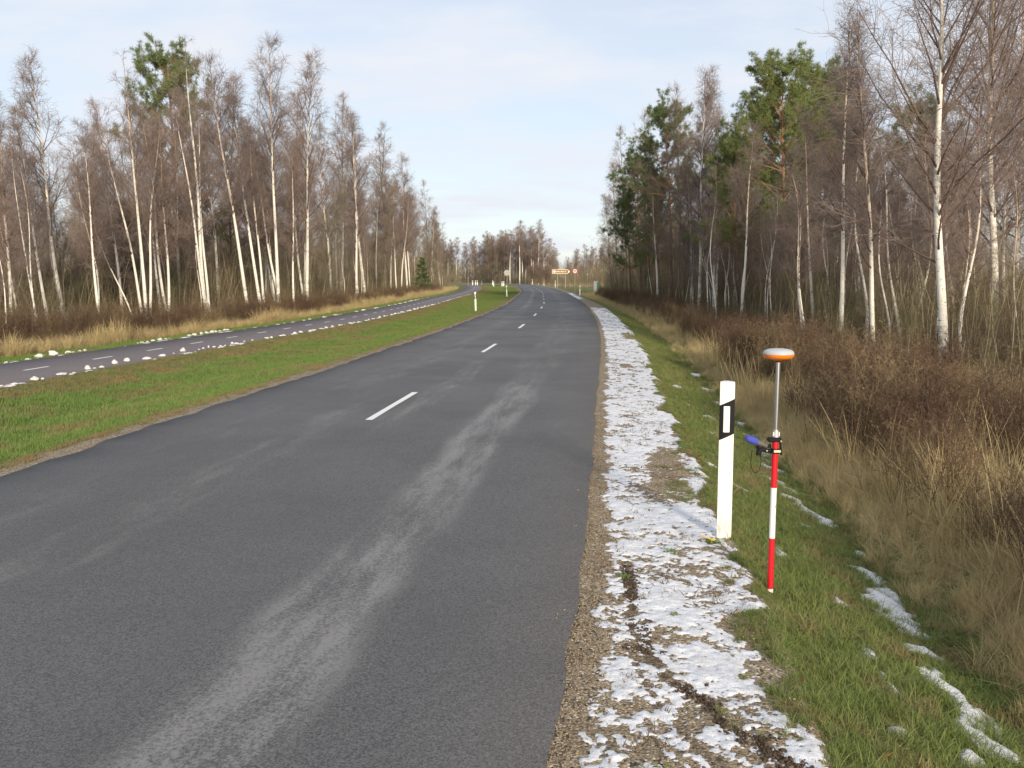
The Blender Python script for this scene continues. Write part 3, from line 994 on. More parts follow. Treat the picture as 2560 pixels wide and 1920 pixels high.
def spruce(seed, H=6):
    g = np.random.default_rng(seed)
    T = trunk_line(g, H, 10, .01, .003); u = np.linspace(0, 1, 10)
    V, F = tubes(T, (.07 * (1 - u) + .01)[None], 7); tr = [(V, F, 0, np.repeat(u, 7) * .3)]
    m = 80
    uu = np.sort(g.uniform(.06, .97, m)); ln = H * .27 * (1 - uu) ** .85 * g.uniform(.7, 1.1, m) + .1
    B1 = children(g, T, np.zeros(m, int), uu, np.radians(g.uniform(70, 95, m)), ln, 5, -.01, .06)
    V, F = tubes(B1, np.full((m, 1), .012) * np.linspace(1, .4, 5)[None], 3); cr = [(V, F, 1, None)]
    i2 = np.repeat(np.arange(m), 10); u2 = g.uniform(.15, 1, len(i2))
    B2 = children(g, B1, i2, u2, np.radians(g.uniform(30, 60, len(i2))), np.clip(ln[i2] * .4 * (1.2 - u2), .08, .5), 3, -.03, .08)
    tips = np.concatenate([B2[:, -1], B2[:, 1], B2[:, 0]]); d = unit(np.concatenate([B2[:, -1] - B2[:, 1]] * 3))
    V, F, a = needles(g, tips, d, 9, .13, .012, .4); cr.append((V, F, 0, a))
    return tr, cr


def proto(name, tc_, tm, cm):
    tr, cr = tc_
    return dict(name=name, trunk=mesh('trunk', tr, tm), crown=mesh('crown', cr, cm), H=float(max(p[0][:, 2].max() for p in tr)), tc=tc_, tm=tm, cm=cm)


BI, AL, RD = MAT['twig_b'], MAT['twig_a'], MAT['twig_r']
P_birch = [proto('birch_tree', deciduous(100 + k, 14, .105, .30 + .04 * (k % 3), 40, 2.2, n2=8, up=.11, wig=.008 + .004 * (k % 2)), [MAT['birch']], [BI if k else RD]) for k in range(5)]
P_multi = [proto('birch_tree', deciduous(130 + k, 14, .10, .36, 32, 2.0, stems=3, n2=8, n3=4, n4=3, up=.11), [MAT['birch']], [BI]) for k in range(2)]
P_big = [proto('birch_tree', deciduous(140 + k, 13, .135, .26, 46, 3.7, n2=11, n3=5, n4=2, up=.09, ang=(40, 62), fat=1.0, wig=.014), [MAT['birch']], [BI]) for k in range(2)]
P_thin = [proto('young_birch_tree', deciduous(150 + k, 9, .042, .30, 24, 1.2, n2=6, n3=4, n4=2, up=.13, wig=.03, fat=.8), [MAT['birch']], [BI]) for k in range(4)]
P_alder = [proto('alder_tree', deciduous(170 + k, 15, .085, .18, 50, 2.2, n2=9, n3=5, n4=2, up=.07, ang=(40, 70), shape='oval', wig=.008, droop=.03), [MAT['alder']], [AL if k % 2 else RD]) for k in range(4)]
P_pine = [proto('pine_tree', pine(190 + k, 15, [.42, .28, .50][k]), [MAT['pinebark']], [MAT['needle'], MAT['alder']]) for k in range(3)]
P_spruce = [proto('spruce_tree', spruce(200), [MAT['alder']], [MAT['spruce'], MAT['alder']])]
P_bush = [proto('willow_bush', deciduous(210 + k, 4.2, .03, .08, 26, 1.3, n2=8, n3=5, n4=3, stems=4, up=.12, ang=(20, 50), shape='oval', wig=.02, fat=.9), [MAT['alder']], [RD]) for k in range(1)]


def tree(p, x, y, h, lean=0.0, label='', cat='tree', group=None, z=None, rz=None, fat=None, leany=0.0):
    s, t = ST(x, y)
    if z is None: z = max(float(GZ(s, t)[0]), -.74)
    e = empty(p['name'])
    k = h / p['H']
    kx = k if fat is None else k * fat
    rz = random.random() * 6.283 if rz is None else rz
    M = Matrix.Translation((x, y, z)) @ Matrix.Rotation(math.atan(lean), 4, 'Y') @ Matrix.Rotation(-math.atan(leany), 4, 'X') @ Matrix.Rotation(rz, 4, 'Z') @ Matrix.Diagonal((kx, kx, k, 1))
    e.matrix_world = M
    a = obj('trunk', p['trunk'], e); b = obj('crown', p['crown'], e)
    tag(e, label, cat, group)
    return e


pick = lambda L: L[random.randrange(len(L))]
KIND = dict(thin=P_thin, birch=P_birch, twin=P_multi, multi=P_multi, tall=P_birch, alder=P_alder, pine=P_pine, spruce=P_spruce, big=P_big, forked=P_multi)
GLB, GLY, GLA = 'birches in the wood beyond the cycle path', 'young birches in the wood beyond the cycle path', 'brown bare trees in the wood beyond the cycle path'
LAB_L = dict(thin=('thin young birch leaning in the wood beyond the cycle path', GLY), birch=('bare white-trunked birch at the edge of the wood beyond the cycle path', GLB),
             alder=('bare tree with brown trunk in the wood beyond the cycle path', GLA))
SPEC = {
    ('L', 3): 'twin-stemmed white birch rising from the reeds beyond the cycle path',
    ('L', 5): 'cluster of three white birch stems in front of the tall pine',
    ('L', 8): 'tallest straight white birch at the edge of the wood beyond the cycle path',
    ('L', 9): 'tall straight white birch with its top forking into a fan',
    ('L', 2): 'strongly slanting thin birch beyond the cycle path',
    ('L', 10): 'thick tan trunk slanting towards the road in the wood beyond the cycle path',
    ('L', 19): 'tall green-topped pine standing behind the birches beyond the cycle path',
    ('L', 26): 'small dark spruce between the birch trunks beyond the cycle path',
    ('R', 0): 'large spreading white birch with a curved foot beside the brown thicket',
    ('R', 1): 'tall white birch with a forked stem deep in the roadside thicket',
    ('R', 6): 'white birch with several forked limbs below the pine branches',
}
def describe(side, k, s, d, h, hmax, lean):
    what = {'birch': 'white birch', 'thin': 'young birch', 'alder': 'bare brown tree', 'pine': 'green pine'}[k]
    size = 'tall' if h > .85 * hmax else ('short' if h < .66 * hmax else 'middling')
    if abs(lean) < .04: how = 'upright'
    else: how = 'leaning'
    row = 'at the edge of' if d < (5.5 if side == 'L' else 9) else ('inside' if d < (12 if side == 'L' else 16) else 'deep in')
    if side == 'L':
        where = 'the wood facing ' + ('the large snow lumps' if s < 33 else 'the small snow lumps' if s < 50 else 'the first grass-strip post' if s < 78 else 'the round sign' if s < 125 else "the path's bend")
    else:
        where = 'the wood ' + ('beside the withered weeds' if s < 27 else 'just before the pines' if s < 44 else 'around the pines' if s < 64 else 'just beyond the pines' if s < 92 else 'towards the speed sign')
    if k == 'pine': where = 'the wood along the snowy verge' if s < 70 else 'the wood nearing the speed sign'
    return '%s %s %s %s %s' % (size, how, what, row, where)


LEFT = [('thin', -16.8, 31.8, 7.5, -0.098), ('birch', -17.5, 35.0, 11.1, -0.084), ('thin', -15.7, 37.2, 7.7, -0.322), ('twin', -15.6, 38.0, 11.7, -0.043), ('birch', -15.4, 39.8, 9.5, 0.004), ('multi', -15.2, 44.5, 13.8, -0.056),
        ('birch', -14.4, 48.8, 14.3, -0.116), ('birch', -14.3, 51.0, 13.6, -0.105), ('tall', -14.1, 53.8, 16.5, -0.018), ('tall', -13.8, 59.8, 17.1, 0.045), ('alder', -14.5, 67.0, 11.0, 0.203), ('birch', -17.2, 90.2, 20.5, 0.027),
        ('birch', -14.2, 86.5, 18.7, -0.039), ('alder', -17.8, 112.0, 21.5, 0.1), ('birch', -13.3, 113.0, 18.0, -0.012), ('alder', -14.9, 107.8, 19.5, -0.05), ('alder', -14.7, 161.2, 19.4, -0.053), ('birch', -18.7, 33.0, 9.2, 0.022),
        ('alder', -20.7, 44.0, 9.9, 0.045), ('pine', -21.0, 57.0, 17.2, 0.0), ('alder', -19.7, 43.2, 7.4, 0.024), ('alder', -18.9, 59.8, 16.0, 0.047), ('alder', -19.3, 79.5, 19.2, 0.029), ('thin', -16.1, 28.5, 5.2, -0.074),
        ('thin', -16.4, 35.2, 7.9, -0.115), ('thin', -19.2, 37.8, 7.7, 0.011), ('spruce', -19.6, 45.0, 6.7, 0.0)]
for i, (k, x, y, h, ln) in enumerate(LEFT):
    lab = SPEC.get(('L', i)); grp = None
    if lab is None:
        s_, t_ = ST(x, y); _, grp = LAB_L[k]
        lab = describe('L', k, s_[0], -t_[0] - float(OFF(s_[0])) - PW, h, np.interp(s_[0], [20, 35, 45, 55, 80, 120, 200], [7.5, 10, 12, 15, 19, 19, 19]) * (.6 if k == 'thin' else 1), ln)
    tree(pick(KIND[k]), x, y, h, ln, lab, 'tree', grp, fat={'tall': .95, 'thin': 1.1, 'twin': 1.0}.get(k))


def taken(lst, x, y, d): return any((a - x) ** 2 + (b - y) ** 2 < d * d for a, b in lst)


placed = [(q[1], q[2]) for q in LEFT]
n_add = 0
while n_add < 135:                                  # the rest of the left wood, thinning out towards its depth
    s = rng.uniform(22, 200) if n_add > 30 else rng.uniform(24, 60)
    d = 3.6 + abs(rng.normal(0, 10))
    if d > 30: continue
    t = -(float(OFF(s)) + PW + d)
    x, y = (float(v) for v in XY(s, t))
    if taken(placed, x, y, .9): continue
    placed.append((x, y))
    r = rng.random()
    hmax = np.interp(s, [20, 35, 45, 55, 80, 120, 200], [7.5, 9.5, 11.5, 14.5, 17, 17, 18])
    if r < .36: k, h = 'thin', min(hmax * .8, 8) * rng.uniform(.65, 1)
    elif r < (.80 if d < 9 else .6): k, h = 'birch', hmax * rng.uniform(.7, 1)
    else: k, h = 'alder', hmax * rng.uniform(.6, .95)
    _, grp = LAB_L[k]
    lean_ = rng.normal(-.06 if y < 60 else -.01, .05)
    tree(pick(KIND[k]), x, y, h, lean_, describe('L', k, s, d, h, min(hmax * .8, 8) if k == 'thin' else hmax, lean_), 'tree', grp)
    n_add += 1
x, y = (float(v) for v in XY(118, -(11.45 + PW + 3.2)))
tree(P_spruce[0], x, y, 5.2, 0, 'small green conifer where the wood reaches the bend of the cycle path', 'tree', fat=1.25)

GRB, GRY, GRA, GRP = 'birches in the thicket along the snowy verge', 'young birches in the thicket along the snowy verge', 'brown bare trees in the thicket along the snowy verge', 'pines in the wood along the snowy verge'
LAB_R = dict(thin=('thin crooked young birch in the thicket along the snowy verge', GRY), birch=('bare white-trunked birch in the thicket along the snowy verge', GRB),
             alder=('bare dark brown tree in the wood along the snowy verge', GRA), pine=('green pine with layered boughs in the wood along the snowy verge', GRP))
RIGHT = [('big', 10.3, 21, 11.8, -0.08), ('big', 15.7, 29, 14.5, -0.07), ('birch', 10.3, 25, 9.9, -0.115), ('birch', 10.4, 28, 10.8, -0.03), ('thin', 10.5, 32, 7.1, -0.12), ('birch', 12.3, 36, 9.4, -0.099), ('forked', 12.5, 55, 12.9, -0.021),
         ('birch', 12.2, 58, 15.5, -0.012), ('birch', 13.1, 80, 13.6, -0.064), ('birch', 12.7, 62, 12.1, -0.077), ('thin', 11.9, 27, 8.1, -0.161), ('pine', 14.9, 48, 14.4, -0.06), ('pine', 17.7, 52, 14.9, 0.012), ('pine', 15.6, 56, 14.0, -0.08),
         ('pine', 14.0, 78, 17.8, -0.044), ('pine', 13.3, 92, 15.3, -0.017), ('alder', 13.2, 100, 18.9, -0.07), ('alder', 13.5, 88, 18.7, -0.042), ('alder', 14.2, 75, 18.3, -0.033), ('birch', 15.0, 68, 18.0, -0.03), ('alder', 14.3, 118, 17.5, -0.07),
         ('alder', 14.2, 125, 14.2, -0.09), ('thin', 18.7, 40, 11.0, -0.064), ('thin', 21.3, 42, 11.0, -0.043), ('birch', 18.9, 34, 11.9, -0.052), ('birch', 20.6, 36, 14.5, -0.049), ('birch', 17.7, 45, 12.8, -0.064), ('thin', 12.4, 24, 6.3, -0.119),
         ('birch', 15.4, 60, 13.0, -0.054), ('birch', 16.0, 55, 12.7, -0.019), ('alder', 14.2, 35, 8.7, -0.068), ('alder', 20.6, 48, 11.6, -0.02), ('birch', 18.0, 30, 11.9, -0.065), ('pine', 13.6, 84, 12.0, -.03), ('pine', 20.5, 60, 15, 0), ('pine', 19.5, 44, 11.5, .02), ('pine', 12.9, 50, 10.5, -.06), ('pine', 12.6, 94, 11, -.03), ('pine', 18.2, 56, 15.5, .0)]
for i, (k, x, y, h, ln) in enumerate(RIGHT):
    lab = SPEC.get(('R', i)); grp = None
    if lab is None:
        s_, t_ = ST(x, y); _, grp = LAB_R[k]
        lab = describe('R', k, s_[0], t_[0] - HW, h, np.interp(s_[0], [16, 30, 45, 60, 80, 110, 140], [9, 10.5, 13, 15, 17.5, 18.5, 16]) * (.75 if k == 'thin' else 1), ln)
    tree(KIND[k][0] if i in (0,) else pick(KIND[k]), x, y, h, ln, lab, 'tree', grp, fat={'thin': 1.2, 'big': 1.0}.get(k))
placed = [(q[1], q[2]) for q in RIGHT]
n_add = 0
while n_add < 145:
    s = rng.uniform(16, 140)
    d = 6.4 + abs(rng.normal(0, 9)) if s > 40 else 8.5 + abs(rng.normal(0, 10))
    if d > 32: continue
    x, y = (float(v) for v in XY(s, HW + d))
    if x / y > .62 or taken(placed, x, y, .9): continue
    placed.append((x, y))
    r = rng.random()
    hmax = np.interp(s, [16, 30, 45, 60, 80, 110, 140], [6.5, 8.5, 11, 13.5, 16, 17, 14])
    if r < .55: k, h = 'thin', min(hmax * .85, 8.5) * rng.uniform(.6, 1)
    elif r < .74: k, h = 'birch', hmax * rng.uniform(.6, .95)
    else: k, h = 'alder', hmax * rng.uniform(.5, .9)
    _, grp = LAB_R[k]
    lean_ = rng.normal(-.03, .06)
    tree(pick(KIND[k]), x, y, h, lean_, describe('R', k, s, d, h, min(hmax * .85, 8.5) if k == 'thin' else hmax, lean_), 'tree', grp)
    n_add += 1

n_add = 0
while n_add < 42:                                   # pale thin stems along the front of the right wood
    s = rng.uniform(17, 62); d = rng.uniform(7.2, 15)
    x, y = (float(v) for v in XY(s, HW + d))
    if x / y > .6 or taken(placed, x, y, .7): continue
    placed.append((x, y)); h = rng.uniform(5.2, 9.2); lean_ = rng.normal(-.05, .07)
    tree(pick(P_thin), x, y, h, lean_, describe('R', 'thin', s, d, h, 9.2, lean_), 'tree', GRY, fat=1.25)
    n_add += 1

# the wood across the bend
GFB, GFA = 'trees across the bend of the road', 'dark trees far across the bend'
for i, (dx, y, h, k) in enumerate([(-.6, 262, 16, 'birch'), (2.2, 258, 18.5, 'birch'), (4.0, 266, 15, 'birch'), (5.6, 260, 17, 'birch'), (7.6, 257, 18.5, 'birch'), (9.4, 263, 15.5, 'birch'), (-3.6, 270, 16.5, 'alder'), (0.8, 271, 17.5, 'alder'), (3.2, 274, 17, 'alder'),
                                   (6.6, 272, 17, 'alder'), (10.5, 268, 14, 'alder'), (12.2, 270, 12.5, 'alder'), (-1.8, 276, 17, 'alder'), (1.9, 279, 18, 'alder'), (4.8, 280, 17.5, 'alder'), (8.4, 277, 17, 'alder'), (-5.6, 278, 15.5, 'alder'), (11.6, 281, 14.5, 'alder'), (3.1, 262, 15.5, 'birch'), (6.4, 265, 16.5, 'birch')]):
    tree(pick(KIND[k]), dx, y, h, rng.normal(0, .02), 'reddish bare birch in the clump across the bend of the road' if k == 'birch' else 'bare dark tree in the clump across the bend of the road', 'tree', GFB, z=-.2, fat=1.35)
for i in range(4):
    tree(P_bush[0], 5.5 + 1.5 * i + rng.uniform(-.4, .4), 254 + rng.uniform(-2, 2), rng.uniform(4, 6.2), 0, 'rounded reddish willow bush at the foot of the clump across the bend', 'bush', 'willow bushes across the bend', z=-.1, fat=1.2)
for i in range(84):
    x = rng.uniform(-46, 62) if i < 46 else rng.uniform(-34, 0); y = rng.uniform(320, 352) + max(0, -x) * .5
    h = np.interp(x, [-42, -20, -6, 15, 25, 62], [16.5, 18, 19.5, 15, 15, 15]) * rng.uniform(.8, 1)
    tree(pick(P_alder + P_birch[1:3]), x, y, h, 0, 'bare dark tree of the far wood beyond the bend', 'tree', GFA, z=-.3, fat=1.3)


# ------------------------------------------------------------------ scattered ground cover (geometry nodes, one object per kind)
def scatter_group(colln):
    ng = bpy.data.node_groups.new('scatter_' + colln.name, 'GeometryNodeTree')
    ng.interface.new_socket('Geometry', in_out='INPUT', socket_type='NodeSocketGeometry')
    ng.interface.new_socket('Geometry', in_out='OUTPUT', socket_type='NodeSocketGeometry')
    N = ng.nodes; L = ng.links
    gi, go = N.new('NodeGroupInput'), N.new('NodeGroupOutput')
    ci = N.new('GeometryNodeCollectionInfo'); ci.inputs['Collection'].default_value = colln
    ci.inputs['Separate Children'].default_value = True; ci.inputs['Reset Children'].default_value = True
    ip = N.new('GeometryNodeInstanceOnPoints'); ip.inputs['Pick Instance'].default_value = True

    def at(nm, ty):
        a = N.new('GeometryNodeInputNamedAttribute'); a.data_type = ty; a.inputs[0].default_value = nm
        return next(o for o in a.outputs if o.enabled and o.name == 'Attribute')
    L.new(gi.outputs[0], ip.inputs['Points']); L.new(ci.outputs[0], ip.inputs['Instance'])
    L.new(at('idx', 'INT'), ip.inputs['Instance Index'])
    L.new(at('rot', 'FLOAT_VECTOR'), ip.inputs['Rotation'])
    L.new(at('scl', 'FLOAT_VECTOR'), ip.inputs['Scale'])
    L.new(ip.outputs[0], go.inputs[0])
    return ng


def scatter(name, meshes, P, scl, label, cat, tilt=.12, rotz=None):
    c = bpy.data.collections.new(name + '_kinds')
    for k, me in enumerate(meshes):
        c.objects.link(bpy.data.objects.new(name + '_kind', me))
    n = len(P)
    me = bpy.data.meshes.new(name)
    me.vertices.add(n); me.vertices.foreach_set('co', np.asarray(P, np.float32).ravel())
    a = me.attributes.new('idx', 'INT', 'POINT'); a.data.foreach_set('value', rng.integers(0, len(meshes), n).astype(np.int32))
    ro = np.c_[rng.normal(0, tilt, n), rng.normal(0, tilt, n), rng.uniform(0, 6.283, n)]
    a = me.attributes.new('rot', 'FLOAT_VECTOR', 'POINT'); a.data.foreach_set('vector', ro.astype(np.float32).ravel())
    scl = np.asarray(scl, float)
    if scl.ndim == 1: scl = np.repeat(scl[:, None], 3, 1)
    a = me.attributes.new('scl', 'FLOAT_VECTOR', 'POINT'); a.data.foreach_set('vector', scl.astype(np.float32).ravel())
    o = obj(name, me)
    md = o.modifiers.new('scatter', 'NODES'); md.node_group = scatter_group(c)
    return tag(o, label, cat, kind='stuff')


def blades(seed, n, h, rad, w, mat, lean=.5, segs=3, curl=.5):
    g = np.random.default_rng(seed)
    az = g.uniform(0, 6.283, n); r = rad * np.sqrt(g.uniform(0, 1, n)); a2 = g.uniform(0, 6.283, n)
    base = np.c_[r * np.cos(a2), r * np.sin(a2), np.full(n, -.01)]
    H = h * g.uniform(.5, 1.1, n)
    ln = lean * g.uniform(.2, 1.2, n)
    dirh = np.c_[np.cos(az), np.sin(az), np.zeros(n)]
    side = np.c_[-np.sin(az + g.normal(0, .6, n)), np.cos(az), np.zeros(n)]
    V = np.empty((n, (segs + 1) * 2 - 1, 3)); A = np.empty((n, (segs + 1) * 2 - 1))
    for k in range(segs + 1):
        u = k / segs
        p = base + dirh * (H * ln * (u * (1 - curl) + curl * u * u))[:, None] + np.array([0, 0, 1.0]) * (H * (u - .25 * ln * u * u))[:, None]
        if k == segs:
            V[:, -1] = p; A[:, -1] = 1
        else:
            ww = (w * (1 - .55 * u) / 2)
            V[:, 2 * k] = p - side * ww; V[:, 2 * k + 1] = p + side * ww
            A[:, 2 * k:2 * k + 2] = u
    m = V.shape[1]
    q = np.concatenate([np.arange(n)[:, None] * m + np.array([[2 * k, 2 * k + 1, 2 * k + 3, 2 * k + 2]]) for k in range(segs - 1)]) if segs > 1 else np.zeros((0, 4), int)
    t = np.arange(n)[:, None] * m + np.array([[2 * segs - 2, 2 * segs - 1, 2 * segs]])
    Vf = V.reshape(-1, 3); Af = A.ravel()
    parts = [(Vf, t, 0, Af)]
    if len(q): parts = [(Vf, q, 0, Af), (Vf, t, 0, Af)]
    return mesh('blades', parts, [mat])


def snowy(x, y, s, t):
    return snow_depth(x, y, s, t)


# short lawn on the slope beside the shoulder
lawn = [blades(300 + k, 34, .052 + .014 * k, .06, .0042, MAT['lawn'], 1.5, 3, .7) for k in range(5)]
n = 26000
s = np.r_[3.0 + 11 * rng.random(16000) ** 1.0, 14 + 50 * rng.random(n - 16000) ** 1.6]
e = .98 + 1.8 * rng.random(n)
e = np.where(rng.random(n) < .12, rng.uniform(.75, 1.2, n), e)
t = HW + e
x, y = XY(s, t)
sn = np.where(e < 1.9, snow_depth(x, y, s, t), -1)
sd_ = snow_ditch(x, y, s, t)
keep = (sn < -.05) & (sd_ < .12) & (fbm(x * 3.5, y * 3.5, 81, 3) + .55 * sstep(1.0, 1.3, e) > .58) & (soil(x, y) < .4) & ~((np.abs(x - 1.832 * y / 6.077) < .045) & (y > 5.62) & (y < 6.12)) & (np.hypot(x - 1.74, (y - 7.02) * .7) > .07)
x, y, s, t, e = x[keep], y[keep], s[keep], t[keep], e[keep]
sc_ = rng.uniform(.55, 1.15, len(x)) * np.where(s > 14, 1.25, 1.0) * (.6 + .4 * sstep(1.1, 1.6, e))
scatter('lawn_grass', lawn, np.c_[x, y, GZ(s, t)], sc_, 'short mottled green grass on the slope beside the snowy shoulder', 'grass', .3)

# dark dead tufts poking through the snow, and small green rosettes
tuft = [blades(320 + k, 14, .05, .05, .006, MAT['dead'], 1.2, 2) for k in range(3)]
n = 1100
s = 2.8 + 22 * rng.random(n) ** 1.3; t = HW + rng.uniform(.3, 1.5, n)
x, y = XY(s, t)
k = fbm(x * 2.6, y * 2.6, 83, 3) > .52
scatter('dead_tufts', tuft, np.c_[x, y, gravel_lift(s[:, None], t[:, None])[:, 0]][k], rng.uniform(.5, 1.3, k.sum()), 'dark withered tufts poking through the snow crust', 'grass', .3)
ros = [blades(330 + k, 22, .035, .05, .016, MAT['lawn_l'], 1.9, 2) for k in range(2)]
RP = np.array([(1.24, 6.62), (0.78, 6.0), (.62, 3.55), (1.33, 5.0), (1.02, 5.35), (1.68, 7.02), (1.60, 7.0)])
S_, T_ = ST(RP[:, 0], RP[:, 1])
scatter('green_weeds', ros, np.c_[RP, gravel_lift(S_[:, None], T_[:, None])[:, 0] + .012], np.array([1.1, .8, 1.2, .6, .6, 1.3, 1.2]), 'small flat green weeds among the snow and gravel', 'weeds', .1)

# soil clods and loose stones on the shoulder
def pebbles(seed, n, rad, r0, r1, mat):
    g = np.random.default_rng(seed); parts = []
    base = np.array([(1, 0, 0), (-1, 0, 0), (0, 1, 0), (0, -1, 0), (0, 0, 1), (0, 0, -1)], float)
    F = np.array([(0, 2, 4), (2, 1, 4), (1, 3, 4), (3, 0, 4), (2, 0, 5), (1, 2, 5), (3, 1, 5), (0, 3, 5)])
    for k in range(n):
        r = g.uniform(r0, r1); v = base * g.uniform(.6, 1.2, (6, 3)) * r * np.array([1, 1, .7]); a = g.uniform(0, 6.28)
        v = v @ np.array([[math.cos(a), -math.sin(a), 0], [math.sin(a), math.cos(a), 0], [0, 0, 1]])
        b = g.uniform(0, 6.28); q = rad * math.sqrt(g.random())
        parts.append((v + np.array([q * math.cos(b), q * math.sin(b), r * .2]), F, 0, None))
    return mesh('pebbles', parts, [mat])


MAT['stone'] = m_twig('pebble_stone', (0.36, 0.29, 0.20), (0.20, 0.155, 0.11))
MAT['clod'] = m_twig('soil_clod', (0.10, 0.068, 0.048), (0.06, 0.043, 0.032))
n = 1500
s = 2.6 + 11 * rng.random(n) ** 1.5; t = HW + np.where(rng.random(n) < .6, rng.uniform(-.03, .25, n), rng.uniform(.2, 1.15, n))
x, y = XY(s, t)
k = snow_depth(x, y, s, t) < .02
scatter('loose_gravel', [pebbles(340 + j, 14, .07, .003, .009, MAT['stone']) for j in range(4)], np.c_[x, y, gravel_lift(s[:, None], t[:, None])[:, 0]][k], rng.uniform(.7, 1.5, k.sum()), 'loose stones scattered along the asphalt edge and shoulder', 'gravel')
n = 620
q = rng.random(n) * (len(TRACK) - 1); i = q.astype(int); f = (q - i)[:, None]
C_ = TRACK[i] * (1 - f) + TRACK[i + 1] * f + rng.normal(0, .05, (n, 2))
S_, T_ = ST(C_[:, 0], C_[:, 1])
k = (fbm(C_[:, 0] * 6, C_[:, 1] * 6, 85, 3) > .50)
scatter('soil_clods', [pebbles(350 + j, 6, .03, .004, .013, MAT['clod']) for j in range(4)], np.c_[C_, gravel_lift(S_[:, None], T_[:, None])[:, 0]][k], rng.uniform(.6, 1.4, k.sum()), 'dark soil clods along the wheel rut in the snow', 'soil')

# green strip between road and cycle path, and the bank beyond
vl = [blades(360 + k, 26, .10, .10, .0085, MAT['lawn_l'], .8, 2) for k in range(4)]
n = 46000
s = 8 + 195 * rng.random(n) ** 2.0
o_ = OFF(s) - PW
u = HW + .22 + (o_ - HW - .26) * rng.random(n)
x, y = XY(s, -u)
k = (sstep(.1, .75, u - HW) + fbm(x * 2.2, y * 2.2, 91, 3) > .66)
edge_ = (sstep(2.1, .6, o_ - u) * .75 + sstep(.75, .3, u - HW) * .9 + (fbm(x * .8, y * .8, 93, 3) - .5) * 1.3) > .36
hh = (.55 + .5 * fbm(x * .7, y * .7, 92, 3)) * (.6 + .4 * sstep(.5, 1.2, u - HW)) * (.55 + .45 * sstep(.05, .9, o_ - u))
sv = rng.uniform(.6, 1.1, n) * hh * 1.35
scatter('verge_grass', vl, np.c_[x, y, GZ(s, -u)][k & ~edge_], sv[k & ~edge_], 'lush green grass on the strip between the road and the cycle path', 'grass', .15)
vb = [blades(370 + j, 26, .09, .10, .0085, MAT['lawn_b'], .9, 2) for j in range(3)]
scatter('faded_grass', vb, np.c_[x, y, GZ(s, -u)][k & edge_], sv[k & edge_], 'faded brownish grass along the edges of the green strip', 'grass', .15)
n = 9000
s = 15 + 130 * rng.random(n) ** 1.6; u = OFF(s) + PW + .02 + 1.5 * rng.random(n)
x, y = XY(s, -u)
scatter('bank_grass', vl, np.c_[x, y, GZ(s, -u)], rng.uniform(.6, 1.15, n), 'green grass between the cycle path and the dry reeds', 'grass', .15)

# tall dry grass
dry = [blades(400 + k, 46, .55 + .1 * k, .14, .0075, MAT['dry'], .5 + .12 * k, 4, .8) for k in range(5)]
n = 6400
s = np.r_[3 + 16 * rng.random(3000), 19 + 120 * rng.random(n - 3000) ** 1.4]
e = 2.5 + abs(rng.normal(0, 1.2, n)) + .35 * (rng.random(n))
x, y = XY(s, HW + e)
k = (snow_ditch(x, y, s, HW + e) < .15) & (e < 7) & (fbm(x * .9, y * .9, 95, 3) + .25 * sstep(4.2, 2.6, e) > .37)
hs = (rng.uniform(.35, 1.0, n) * (.4 + .55 * sstep(2.5, 4.2, e)) * (.6 + .6 * fbm(x * 1.1, y * 1.1, 98, 3)))[k]
scatter('dry_grass', dry, np.c_[x, y, GZ(s, HW + e)][k], np.c_[hs * 1.05, hs * 1.05, hs], 'tall dry yellow grass along the ditch below the verge', 'grass', .32)
n = 4300
s = 17 + 150 * rng.random(n) ** 1.35; u = OFF(s) + PW + 1.35 + abs(rng.normal(0, 1.7, n))
x, y = XY(s, -u)
hs = rng.uniform(.5, 1.15, n) * (.2 + 1.1 * fbm(x * .45, y * .45, 96, 3)) * sstep(1.2, 2.2, u - OFF(s) - PW + .5)
scatter('dry_reeds', dry, np.c_[x, y, GZ(s, -u)], np.c_[hs * 1.5, hs * 1.5, hs * 1.15], 'tall dry reed grass along the foot of the wood beyond the cycle path', 'grass', .15)


# single tall dry stalks standing above the weeds
stk = [blades(415 + k, 7, 1.15, .16, .0062, MAT['dry'], .28 + .1 * k, 5, .6) for k in range(4)]
n = 900
s = np.r_[4 + 18 * rng.random(500), 20 + 60 * rng.random(n - 500)]; e = 3.0 + abs(rng.normal(0, 2.6, n)); x, y = XY(s, HW + e)
hs = rng.uniform(.5, 1.15, n)
scatter('dry_stalks', stk, np.c_[x, y, np.maximum(GZ(s, HW + e), -.72)], hs, 'scattered tall straw stalks standing above the withered weeds', 'grass', .15)

# withered brown weeds
def weed(seed, h, n, mat, spread):
    g = np.random.default_rng(seed)
    T = np.stack([trunk_line(g, h * g.uniform(.6, 1.1), 5, g.uniform(.05, .35), .03, (g.normal(0, spread), g.normal(0, spread), 0))[0] for _ in range(n)])
    V, F = tubes(T, np.full((n, 1), .0042) * np.linspace(1, .5, 5)[None], 3); parts = [(V, F, 0, np.full(len(V), .7))]
    i = np.repeat(np.arange(n), 7); u_ = g.uniform(.35, 1, len(i))
    B = children(g, T, i, u_, np.radians(g.uniform(20, 60, len(i))), g.uniform(.08, .3, len(i)), 3, .05, .15)
    V, F = tubes(B, np.full((len(i), 1), .0028) * np.array([[1, .9, .6]]), 3); parts.append((V, F, 0, np.full(len(V), .7)))
    tips = np.concatenate([B[:, -1], B[:, 1], T[:, -1]])
    V, F, a = needles(g, tips, unit(g.normal(size=(len(tips), 3)) + np.array([0, 0, 1.2])), 4, .045, .0042, .5); parts.append((V, F, 0, a))
    return mesh('weed', parts, [mat])


